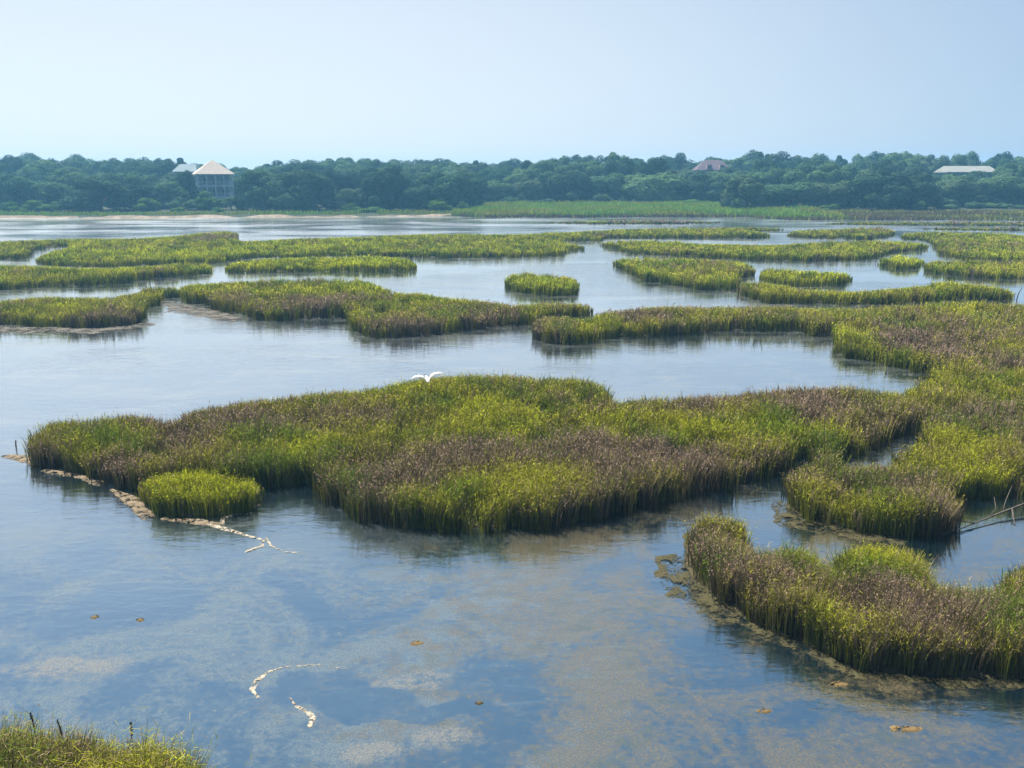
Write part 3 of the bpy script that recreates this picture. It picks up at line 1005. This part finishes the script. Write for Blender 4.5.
def tree_px(kind, pc, pw, ptop, Y, label, group=None, name=None):
    a = WD(pc, ptop, Y)
    tree(kind, a.x, Y, pw * Y / F, max(1.0, a.z - ground_z(a.x, Y)), label, group, name)


FW = 'trees along the front of the forest'
FS = 'shrubs along the far shore'
front = [
    ('dark', 97, 66, 178, 200, 'largest rounded dark oak near the left shore, wide dome above the sand strip'),
    ('dark', 137, 34, 184, 203, 'narrow dark oak leaning against the right side of the largest rounded dome'),
    ('oak', 52, 40, 180, 206, 'grey-green oak just left of the largest rounded dome'),
    ('oak', 12, 44, 176, 206, 'leafy green oak cut by the left edge above the sand strip'),
    ('oak', 167, 38, 182, 210, 'rounded green oak immediately left of the stilt house'),
    ('oak', 258, 44, 172, 205, 'mid green oak immediately right of the stilt house'),
    ('dark', 300, 58, 172, 202, 'broad dark oak second to the right of the stilt house'),
    ('pale', 350, 28, 188, 201, 'small pale green tree in the gap between two broad dark oaks'),
    ('dark', 385, 46, 168, 203, 'tall dark oak with a pointed dome, right of the small pale tree'),
    ('oak', 418, 30, 183, 202, 'short grey-green oak between the pointed dark oak and the wide rounded oak'),
    ('oak', 450, 56, 169, 206, 'wide rounded oak at the left end of the bright meadow'),
    ('oak', 495, 44, 180, 238, 'low dark green oak behind the left end of the bright meadow'),
    ('pale', 530, 32, 178, 236, 'pale rounded tree behind the bright meadow'),
    ('dark', 563, 54, 168, 238, 'big dark dome-shaped oak behind the middle of the bright meadow'),
    ('oak', 606, 44, 171, 240, 'green oak between two large domes behind the bright meadow'),
    ('oak', 652, 60, 171, 238, 'widest grey-green oak behind the right half of the bright meadow'),
    ('dark', 703, 48, 173, 236, 'dark oak standing below the red-roofed house'),
    ('pale', 748, 42, 174, 201, 'bright-leaved green tree at the right end of the bright meadow'),
    ('oak', 790, 54, 180, 203, 'low broad oak right of the bright-leaved tree'),
    ('pale', 836, 42, 176, 206, 'soft grey-green tree near the middle of the right shore'),
    ('dark', 884, 56, 170, 202, 'massive dark oak left of the long pale roof'),
    ('dark', 922, 40, 173, 205, 'dark oak just left of and below the long pale roof'),
    ('pale', 962, 46, 174, 218, 'pale olive tree standing right in front of the long pale roof'),
    ('oak', 1006, 46, 178, 222, 'green oak at the right edge beside the long pale roof'),
]
for k, pc, pw, pt, Y, lab in front:
    tree_px(k, pc, pw * 1.12, pt - 1, Y, lab, FW)
shr = [
    ('shrub', 8, 26, 201, 196, 'yellow-green shrub at the left edge on the sand strip'),
    ('shrub', 34, 30, 201, 195, 'brightest lime green shrub on the left sand strip'),
    ('shrub', 55, 20, 202, 196, 'small green shrub beside the brightest lime shrub'),
    ('shrub', 23, 12, 211, 191, 'tiny green bush on the left water edge'),
    ('shrub', 147, 26, 197, 199, 'pale green shrub right of the largest rounded oak'),
    ('duskshrub', 183, 30, 196, 202, 'dusky green bush left below the stilt house'),
    ('shrub', 205, 30, 192.5, 203, 'green bush hiding the foot of the stilt house on its left half'),
    ('duskshrub', 230, 32, 191.5, 204, 'dark bush hiding the foot of the stilt house on its right half'),
    ('shrub', 217, 16, 208, 196, 'low yellow-green bush on the grass below the stilt house'),
    ('shrub', 178, 18, 209, 196, 'low grass-green bush beside the sand left of the stilt house'),
    ('shrub', 352, 20, 202, 198, 'pale low shrub at the foot of the small pale tree'),
    ('shrub', 372, 30, 207, 195, 'yellow-green flat bush on the sand under the pointed dark oak'),
    ('shrub', 438, 30, 196, 199, 'olive shrub under the wide rounded oak'),
    ('duskshrub', 463, 16, 200, 196, 'round dark bush at the left tip of the bright meadow'),
    ('pale', 602, 18, 193, 230, 'small pale bush at the back of the bright meadow'),
    ('duskshrub', 550, 30, 198, 232, 'dark low bush under the big dome behind the bright meadow'),
    ('shrub', 690, 40, 199, 225, 'green thicket below the dark oak at the back of the bright meadow'),
    ('shrub', 830, 22, 203, 198, 'small green bush below the soft grey-green tree'),
    ('shrub', 920, 16, 200, 200, 'slim pale green bush in front of the dark oak by the pale roof'),
    ('duskshrub', 945, 28, 196, 208, 'grey-green bush below the left end of the long pale roof'),
    ('shrub', 985, 40, 203, 212, 'low green bush on the bank below the right end of the long pale roof'),
]
tree_px('oak', 184, 26, 172, 218, 'slim green oak hiding the wall below the pale grey roof beside the stilt house', FW)
rs = random.Random(5)
px_ = -60.0
while px_ < 1090:
    Yb = 233 if 478 < px_ < 738 else 206
    pxw = rs.uniform(14, 30)
    tree_px('duskshrub', px_, pxw, rs.uniform(195, 203) - (3 if Yb > 220 else 0), Yb + rs.uniform(-3, 3), 'dark understory bush in the shade along the foot of the forest', 'understory bushes at the foot of the forest', 'shrub')
    px_ += rs.uniform(18, 30)
for k, pc, pw, pt, Y, lab in shr:
    tree_px(k, pc, pw, pt, Y, lab, FS, 'shrub')

# canopy behind, in three depths; keeps the roofs in view
SKX = [-100, 0, 60, 100, 150, 190, 215, 245, 270, 310, 340, 370, 400, 430, 460, 500, 515, 545, 580, 605, 640, 700, 730, 760, 800, 850, 870, 900, 940, 980, 1024, 1120]
SKYL = [156, 156, 157, 158, 156, 160, 164, 167, 161, 159, 155.5, 158, 159, 160, 158, 162.5, 159, 155, 154, 151, 154, 155, 154, 152, 154, 155, 151, 154, 153, 155, 154, 154]
KEEP = [(195, 236, 236, 197), (178, 196, 250, 170.5), (688, 734, 300, 168.0), (938, 994, 268, 171.0)]       # x0, x1, range of the house, lowest visible line
SECT = [(-200, 176, 'left of stilt house'), (176, 460, 'between stilt house and bright meadow'), (460, 740, 'behind the bright meadow'), (740, 1300, 'around the long pale roof')]
rnd = random.Random(12)
for row, (Yr, rise, stepm) in enumerate(((226, 11, 7.5), (254, 6, 7.0), (285, 2.5, 7.0), (318, 0.5, 5.2))):
    span = Yr * 660 / F
    x = -span
    while x < span:
        Y = Yr + rnd.uniform(-9, 9)
        pc = 512 + x / Y * F
        x += stepm * rnd.uniform(.75, 1.25)
        if row == 0 and 478 < pc < 735:
            continue
        wid = rnd.uniform(9.5, 15)
        top = float(np.interp(pc, SKX, SKYL)) + rise + rnd.uniform(-1.5, 2.5)
        kind = rnd.choice(['oak', 'oak', 'dark', 'pale', 'oak'])
        if row >= 2 and rnd.random() < .10:
            kind, wid, top = 'pine', rnd.uniform(6, 8), top - rnd.uniform(0, 1.2)
        pw = wid / Y * F
        for (a, c, yh, lim) in KEEP:
            if pc + pw * .5 > a and pc - pw * .5 < c and Y < yh + 9:
                top = max(top, lim + 1)
        a = WD(pc, top - 1.5 * (row > 1), Y)
        hgt = a.z - ground_z(a.x, Y)
        if hgt < 3.5:
            continue
        sec = next(s[2] for s in SECT if s[0] <= pc < s[1])
        depth = ('second rank', 'third rank', 'upper canopy', 'skyline rank')[row]
        what = {'pine': 'tufted pine', 'dark': 'dark oak', 'oak': 'green oak', 'pale': 'grey-green tree'}[kind]
        tree(kind, a.x, Y, wid, hgt, f'{what}, {depth} of the forest, {sec}', f'{what}s in the {depth} {sec}',
             'pine_tree' if kind == 'pine' else 'oak_tree')


# ------------------------------------------------------------------ houses
def hip_roof(bm, w, d, z0, z1, ridge, th=.25):
    b = [(-w / 2, -d / 2), (w / 2, -d / 2), (w / 2, d / 2), (-w / 2, d / 2)]
    lo = [bm.verts.new((x, y, z0 - th)) for x, y in b]
    up = [bm.verts.new((x, y, z0)) for x, y in b]
    r1, r2 = bm.verts.new((-ridge / 2, 0, z1)), bm.verts.new((ridge / 2, 0, z1))
    for i in range(4):
        bm.faces.new((lo[i], lo[(i + 1) % 4], up[(i + 1) % 4], up[i]))
    bm.faces.new(lo[::-1])
    bm.faces.new((up[0], up[1], r2, r1))
    bm.faces.new((up[1], up[2], r2))
    bm.faces.new((up[2], up[3], r1, r2))
    bm.faces.new((up[3], up[0], r1))


# stilt house with two porches
Yh = 238.0
a = WD(213, 174, Yh)
ze = a.z
gz = ground_z(a.x, Yh)
root = empty('stilt_house', (a.x, Yh, gz), 'raised two-storey house with tan hip roof and white porch columns among trees', 'house')
root.rotation_euler.z = R(24)
E = ze - gz
Wd, Dd = 8.6, 7.8
bm = bmesh.new()
bm_box(bm, (0, .9, E / 2 + .6), (Wd - 1.6, Dd - 3.4, E - 1.3))
from_bm('wall', bm, M['siding'], root)
bm = bmesh.new()
hip_roof(bm, Wd + .9, Dd + .9, E, E + 3.3, .6)
from_bm('roof', bm, M['tanroof'], root)
for zf in (E - 2.9, E - 5.6):
    bm = bmesh.new()
    bm_box(bm, (0, 0, zf), (Wd, Dd, .3))
    from_bm('porch_floor', bm, M['whitewood'], root)
    bm = bmesh.new()
    for (cx, cy, sx, sy) in ((0, -Dd / 2 + .1, Wd, .07), (Wd / 2 - .1, 0, .07, Dd - .1), (-Wd / 2 + .1, 0, .07, Dd - .1)):
        bm_box(bm, (cx, cy, zf + 1.0), (sx, sy, .12))
        nb = 14
        for i in range(nb):
            q = (i + .5) / nb - .5
            bm_box(bm, (cx + (q * Wd if sx > 1 else 0), cy + (q * Dd if sy > 1 else 0), zf + .55), (.06, .06, .78))
    from_bm('railing', bm, M['whitewood'], root)
for i in range(5):
    bm = bmesh.new()
    x = -Wd / 2 + .2 + i * (Wd - .4) / 4
    bm_box(bm, (x, -Dd / 2 + .3, (E - .3) / 2 - .2), (.28, .28, E - .1))
    from_bm('column', bm, M['whitewood'], root)
for j in (0, 1):
    for sx in (-1, 1):
        bm = bmesh.new()
        bm_box(bm, (sx * (Wd / 2 - .2), -Dd / 2 + 3.7 + j * 3.6, (E - .3) / 2 - .2), (.26, .26, E - .1))
        from_bm('column', bm, M['whitewood'], root)
for zf in (E - 2.0, E - 4.7):
    for x in (-2.2, 0, 2.2):
        bm = bmesh.new()
        bm_box(bm, (x, -1.33, zf + .3), (1.1, .08, 1.7))
        f = from_bm('window', bm, M['whitewood'], root)
        bm = bmesh.new()
        bm_box(bm, (x, -1.385, zf + .3), (.9, .05, 1.5))
        from_bm('pane', bm, M['glass'], f)
# grey wing behind
a2 = WD(188, 164.5, 250)
rw = empty('grey_roofed_house', (a2.x, 250, ground_z(a2.x, 250)), 'house with pale grey roof mostly hidden behind trees beside the stilt house', 'house')
E2 = a2.z - rw.location.z - 1.8
bm = bmesh.new()
bm_box(bm, (0, 0, E2 / 2), (5.4, 6, E2))
from_bm('wall', bm, M['siding'], rw)
bm = bmesh.new()
hip_roof(bm, 6.4, 6.8, E2, E2 + 1.9, 4.2)
from_bm('roof', bm, M['greyroof'], rw)

# red-roofed house
Yr = 303.0
a3 = WD(712, 170, Yr)
rr = empty('red_roofed_house', (a3.x, Yr, ground_z(a3.x, Yr)), 'house with dull red hip roof peeping over the central treetops', 'house')
E3 = a3.z - rr.location.z
bm = bmesh.new()
bm_box(bm, (0, 0, E3 / 2), (10, 7, E3 - .4))
from_bm('wall', bm, M['pinkwall'], rr)
bm = bmesh.new()
hip_roof(bm, 11.4, 8.2, E3, E3 + 3.1, 5.0)
from_bm('roof', bm, M['redroof'], rr)
for x in (-1.6, 2.4):
    bm = bmesh.new()
    bm_box(bm, (x, -2.9, E3 + 1.0), (1.5, 1.6, 1.2))
    dm = from_bm('dormer', bm, M['pinkwall'], rr)
    bm = bmesh.new()
    bm_box(bm, (x, -3.73, E3 + 1.0), (.9, .05, .8))
    from_bm('window', bm, M['glass'], dm)
# pale-roofed house
Yp = 270.0
a4 = WD(966, 172, Yp)
rp = empty('pale_roofed_house', (a4.x, Yp, ground_z(a4.x, Yp)), 'long house with pale cream roof rising above the trees on the right', 'house')
E4 = a4.z - rp.location.z
bm = bmesh.new()
bm_box(bm, (0, 0, E4 / 2), (13.2, 7, E4 - .3))
from_bm('wall', bm, M['siding'], rp)
bm = bmesh.new()
hip_roof(bm, 14.6, 8.4, E4, E4 + 1.65, 12.9)
from_bm('roof', bm, M['paleroof'], rp)
for i in range(5):
    bm = bmesh.new()
    bm_box(bm, (-5.2 + i * 2.6, -3.53, E4 - 1.3), (1.1, .06, 1.3))
    from_bm('window', bm, M['glass'], rp)


# ------------------------------------------------------------------ egret
def egret():
    c = WD(427.5, 380.3, 31.0)
    root = None
    bm = bmesh.new()
    # body and folded neck along +X (heading), then wings
    pts = [(-.30, 0, -.02), (-.22, 0, -.01), (-.10, 0, 0), (.04, 0, .01), (.13, 0, .03), (.19, 0, .07), (.215, 0, .12), (.25, 0, .135), (.285, 0, .125)]
    bm_tube(bm, pts, [.015, .05, .082, .085, .060, .036, .030, .036, .018], 10)

    def wing(s):
        st = [(0, .05, .02, .20), (.13, .12, .15, .21), (.26, .26, .235, .19), (.42, .44, .235, .15), (.58, .60, .20, .05)]
        rows = []
        for (u, y, z, ch) in st:
            x0 = .10 - .10 * u
            th = .022 * (1 - u)
            rows.append([bm.verts.new((x0, s * y, z)), bm.verts.new((x0 - ch * .4, s * y, z + th + .012)), bm.verts.new((x0 - ch, s * (y + .01), z - .01)),
                         bm.verts.new((x0 - ch * .4, s * y, z - th))])
        for a, b2 in zip(rows, rows[1:]):
            for k in range(4):
                bm.faces.new((a[k], a[(k + 1) % 4], b2[(k + 1) % 4], b2[k]))
        bm.faces.new(rows[0])
        bm.faces.new(rows[-1][::-1])
    wing(1)
    wing(-1)
    root = from_bm('egret', bm, M['feather'], None, True)
    md = root.modifiers.new('skin', 'REMESH')
    md.mode, md.voxel_size, md.use_smooth_shade = 'VOXEL', .012, True
    root.location = c
    root.rotation_euler = (R(7), R(26), R(-72))
    root.scale = (.95, .95, .95)
    tag(root, 'white egret flying with raised wings over the back edge of the big marsh tongue', 'bird')
    bm = bmesh.new()
    bm_tube(bm, [(.28, 0, .125), (.33, 0, .118), (.385, 0, .108)], [.013, .009, .003], 6)
    from_bm('bill', bm, M['bill'], root)
    for s in (-1, 1):
        bm = bmesh.new()
        bm_tube(bm, [(-.20, s * .02, -.04), (-.34, s * .02, -.07), (-.46, s * .022, -.09), (-.52, s * .03, -.095)], [.012, .008, .007, .004], 6)
        from_bm('leg', bm, M['darkleg'], root)


egret()


# ------------------------------------------------------------------ foam, scum, sand, wood
def drift(name, pts, width, height, cell, mat, label, cat, group, rag=1.0, freq=3.0):
    """a ragged low ridge of sand, mud or foam along a ground path"""
    P = np.array([W(*p)[:2] for p in pts])
    wd = np.array(width if isinstance(width, (list, tuple)) else [width] * len(P), float)
    mw = wd.max() * 1.6
    lo, hi = P.min(0) - mw, P.max(0) + mw
    nx, ny = int((hi[0] - lo[0]) / cell) + 2, int((hi[1] - lo[1]) / cell) + 2
    gx, gy = np.meshgrid(lo[0] + np.arange(nx) * cell, lo[1] + np.arange(ny) * cell, indexing='ij')
    c = np.column_stack([gx.ravel(), gy.ravel()])
    best = np.full(len(c), -9.0)
    for i in range(len(P) - 1):
        e = P[i + 1] - P[i]
        t = np.clip(((c - P[i]) @ e) / (e @ e), 0, 1)
        q = c - P[i] - t[:, None] * e
        best = np.maximum(best, 1 - np.hypot(q[:, 0], q[:, 1]) / (wd[i] + (wd[i + 1] - wd[i]) * t))
    nz = (fbm(c[:, 0] * freq + 13, c[:, 1] * freq + 4, 4) - .5) * 2
    nz2 = (fbm(c[:, 0] * freq * 4 + 3, c[:, 1] * freq * 4 + 44, 3) - .5) * 2
    hh = (best + rag * (nz * .9 + nz2 * .4))
    used = (hh > -.12).reshape(nx, ny)
    z = (np.minimum(hh, .8) * height * (1 + nz2 * .5)).reshape(nx, ny)
    # keep the largest connected piece
    lab = np.zeros((nx, ny), int)
    cur, bestn, bl = 0, 0, 0
    for i0, j0 in zip(*np.nonzero(used)):
        if lab[i0, j0]:
            continue
        cur += 1
        st, cnt = [(i0, j0)], 0
        lab[i0, j0] = cur
        while st:
            i, j = st.pop()
            cnt += 1
            for a, b2 in ((i + 1, j), (i - 1, j), (i, j + 1), (i, j - 1)):
                if 0 <= a < nx and 0 <= b2 < ny and used[a, b2] and not lab[a, b2]:
                    lab[a, b2] = cur
                    st.append((a, b2))
        if cnt > bestn:
            bestn, bl = cnt, cur
    used = lab == bl
    cellm = used[:-1, :-1] & used[1:, :-1] & used[1:, 1:] & used[:-1, 1:]
    idx = np.full((nx, ny), -1)
    idx[used] = np.arange(used.sum())
    ctr = P.mean(0)
    V = np.column_stack([gx[used] - ctr[0], gy[used] - ctr[1], np.where(z[used] > 0, z[used] + .003, -.02)])
    i, j = np.nonzero(cellm)
    Q = np.column_stack([idx[i, j], idx[i + 1, j], idx[i + 1, j + 1], idx[i, j + 1]])
    me = np_mesh(name, V, Q, np.zeros((0, 3), int), mat)
    me.polygons.foreach_set('use_smooth', [True] * len(me.polygons))
    o = link(name, me)
    o.location = (ctr[0], ctr[1], 0)
    return tag(o, label, cat, group)


FO = 'foam lines on the water'
drift('foam_line', [(350, 670), (318, 665), (284, 667), (268, 672), (257, 681), (252, 690), (258, 697)], [.015, .018, .025, .04, .05, .05, .03], .007, .014, M['foam'], 'curved pale foam rim on the left side of the clear blue pool', 'foam', FO, .55, 5)
drift('foam_line', [(290, 698), (296, 706), (308, 712), (313, 718), (310, 726)], [.025, .035, .04, .06, .035], .007, .014, M['foam'], 'short hooked foam line below the clear blue pool', 'foam', FO, .55, 5)
drift('foam_line', [(200, 520), (215, 526), (232, 531), (248, 536), (263, 540), (262, 546), (246, 552)], [.12, .11, .07, .06, .06, .06, .05], .02, .03, M['foam'], 'winding pale foam line trailing off below the bushy tussock', 'foam', FO, .5, 3)
drift('foam_line', [(221, 524), (224, 518), (234, 514.5), (256, 513)], [.08, .08, .06, .04], .016, .028, M['foam'], 'small pale foam loop at the right foot of the bushy tussock', 'foam', FO, .45, 3)
drift('foam_line', [(266, 538), (271, 546), (284, 552), (306, 553)], [.05, .05, .035, .03], .012, .028, M['foam'], 'faint foam curl right of the winding foam line', 'foam', FO, .45, 3)


def scum_patch(px, py, rx, ry, label, mat='scum', n=26, z=.006, name='algae_patch', cat='algae', group='floating algae clots'):
    bm = bmesh.new()
    c = W(px, py)
    ax = abs(W(px + rx, py).x - c.x)
    ay = abs(W(px, py - ry).y - c.y)
    sd = random.random() * 50
    ring = []
    for i in range(n):
        t = i * 2 * math.pi / n
        k = 1 + .5 * mnoise.noise((math.cos(t) * 1.1 + sd, math.sin(t) * 1.1, 0)) + .16 * mnoise.noise((math.cos(t) * 4 + sd, math.sin(t) * 4, 5))
        ring.append((ax * k * math.cos(t), ay * k * math.sin(t)))
    lo = [bm.verts.new((x, y, -.01)) for x, y in ring]
    mid = [bm.verts.new((x * .8, y * .8, z + .01 * random.random())) for x, y in ring]
    inn = [bm.verts.new((x * .4, y * .4, z + .012 + .02 * random.random())) for x, y in ring]
    for a, b2 in ((lo, mid), (mid, inn)):
        for i in range(n):
            bm.faces.new((a[i], a[(i + 1) % n], b2[(i + 1) % n], b2[i]))
    bm.faces.new(inn)
    o = from_bm(name, bm, M[mat], None, True)
    o.location = (c.x, c.y, 0)
    tag(o, label, cat, group)
    return o


scum_patch(95, 617, 4, 2, 'small orange algae clot on open water left of centre, the brighter of two')
scum_patch(140, 620, 5, 1.8, 'faint tan algae clot beside the brighter orange one')
scum_patch(416, 643, 8, 2.5, 'elongated tan algae clot above the clear blue pool')
scum_patch(764, 711, 8, 2.8, 'orange-brown algae clot in the open water below the near crescent')
scum_patch(838, 684, 10, 3, 'buff mud lump just off the shadowed edge of the near crescent')
scum_patch(479, 703, 5, 1.6, 'tiny pale fleck of algae right of the clear blue pool')
scum_patch(905, 729, 18, 3.5, 'flat tan algae raft near the bottom right')
SB = 'pale sand and mud edges beside the marsh'
drift('sand_spit', [(6, 456), (24, 458), (40, 463)], [.16, .32, .28], .05, .05, M['spit'], 'yellow sand spit off the left tip of the big marsh tongue', 'sand spit', SB, .6, 1.2)
drift('sand_spit', [(46, 471), (75, 475), (100, 484)], [.13, .2, .16], .05, .05, M['spit'], 'pale sand ledge under the left end of the big marsh tongue', 'sand spit', SB, .8, 1.6)
drift('sand_spit', [(112, 490), (132, 500), (148, 517)], [.12, .2, .15], .05, .05, M['spit'], 'lumpy sand hump touching the left side of the bushy tussock', 'sand spit', SB, .8, 1.6)
drift('sand_spit', [(165, 519), (205, 523), (222, 524)], [.1, .16, .08], .03, .04, M['spit'], 'flat sand bar below the front of the bushy tussock', 'sand spit', SB, .7, 2)
drift('mud_flat', [(-20, 328), (40, 330), (90, 331), (142, 325)], [.7, .9, .8, .6], .05, .12, M['flat'], 'thin tan mud edge below the brown-topped island at the left', 'mud flat', SB, .8, .6)
drift('mud_flat', [(165, 303), (190, 311), (235, 320)], [.7, 1.2, .5], .04, .12, M['flat'], 'tan mudflat in the gap between the two brown islands at the left', 'mud flat', SB, .9, .5)
drift('mud_shelf', [(787, 505), (797, 521), (840, 534), (895, 542)], [.3, .45, .45, .25], .03, .05, M['shelf'], 'olive mud shelf below the front lobe of the great marsh', 'mud', SB, .8, 1.4)
drift('mud_shelf', [(672, 560), (688, 582), (715, 606), (745, 622), (800, 646), (860, 672), (950, 682), (1060, 688)], [.3, .5, .42, .26, .22, .22, .2, .2], .035, .045, M['shelf'], 'scummy olive shelf along the front of the near crescent', 'mud', SB, .9, 1.6)

# fallen branch in the inlet at the right edge
bm = bmesh.new()
q = [W(938, 538, .0), W(970, 525, .06), W(1000, 513, .12), W(1024, 504, .2), W(1050, 494, .28)]
bm_tube(bm, q, [.008, .014, .022, .028, .03], 7)
bm_tube(bm, [W(975, 523, .08), W(962, 521, .16), W(945, 527, .13)], [.014, .012, .006], 5)
bm_tube(bm, [W(1003, 511, .13), W(1006, 500, .28), W(1012, 486, .45)], [.018, .014, .007], 5)
bm_tube(bm, [W(1012, 509, .16), W(1014, 520, .06), W(1016, 530, -.05)], [.02, .016, .012], 5)
bm_tube(bm, [W(990, 517, .10), W(996, 508, .2), W(994, 497, .34)], [.012, .01, .006], 5)
o = from_bm('fallen_branch', bm, M['dead'], None, True)
tag(o, 'dead grey branch lying over the water at the right edge', 'branch')


def stake(px, py, h, r, label, lean):
    c = W(px, py)
    bm = bmesh.new()
    bm_tube(bm, [(0, 0, -.3), (lean * .4, 0, h * .5), (lean, 0, h)], [r, r * .9, r * .75], 8)
    o = from_bm('wooden_stake', bm, M['dead'], None, True)
    o.location = c
    tag(o, label, 'stake')


stake(16, 448, .25, .022, 'short dark stake standing on the yellow sand spit at the left', .02)
stake(1016, 300, .8, .035, 'leaning dark stake in the channel at the right edge', .28)

# a few dead stalks over the near clump
for (px, py, ph, ln, lab) in ((38, 742, .42, -.05, 'dark dead stalk with brown seed head, tallest left of the near clump'), (66, 746, .36, -.07, 'second dark stalk leaning left over the near clump'), (132, 748, .36, .02, 'dark seed stalk over the right half of the near clump')):
    c = W(px, py, .85)
    bm = bmesh.new()
    bm_tube(bm, [(0, 0, -.8), (ln * .3, 0, 0), (ln, 0, ph)], [.006, .005, .003], 5)
    o = from_bm('dead_stalk', bm, M['bark'])
    o.location = c
    tag(o, lab, 'stalk', 'dead stalks over the near clump')
    bm = bmesh.new()
    for i in range(60):
        t = random.random()
        p = Vector((ln * (.45 + .55 * t), 0, ph * (.45 + .55 * t)))
        d = Vector((random.gauss(0, 1), random.gauss(0, 1), 1.2)).normalized() * .032
        s = d.orthogonal().normalized() * .008
        v = [bm.verts.new(p - s), bm.verts.new(p + s), bm.verts.new(p + d)]
        bm.faces.new(v)
    from_bm('seed_head', bm, M['bark'], o)

# ------------------------------------------------------------------ air
m, nt, out = new_mat('summer_haze')
pv = nt.nodes.new('ShaderNodeVolumePrincipled')
pv.inputs['Color'].default_value = (0.25, 0.62, 1.0, 1)
pv.inputs['Density'].default_value = 0.00058
pv.inputs['Anisotropy'].default_value = 0.2
nt.links.new(pv.outputs[0], out.inputs['Volume'])
bm = bmesh.new()
bm_box(bm, (0, 420, 10.5), (1400, 1060, 25))
hz = from_bm('haze', bm, m)
hz['kind'] = 'stuff'
SC.cycles.volume_bounces = 1
SC.cycles.max_bounces = 6
SC.cycles.diffuse_bounces = 2
SC.cycles.caustics_reflective = False
SC.cycles.transparent_max_bounces = 8
SC.cycles.use_denoising = True

print('blades', sum(COUNT))
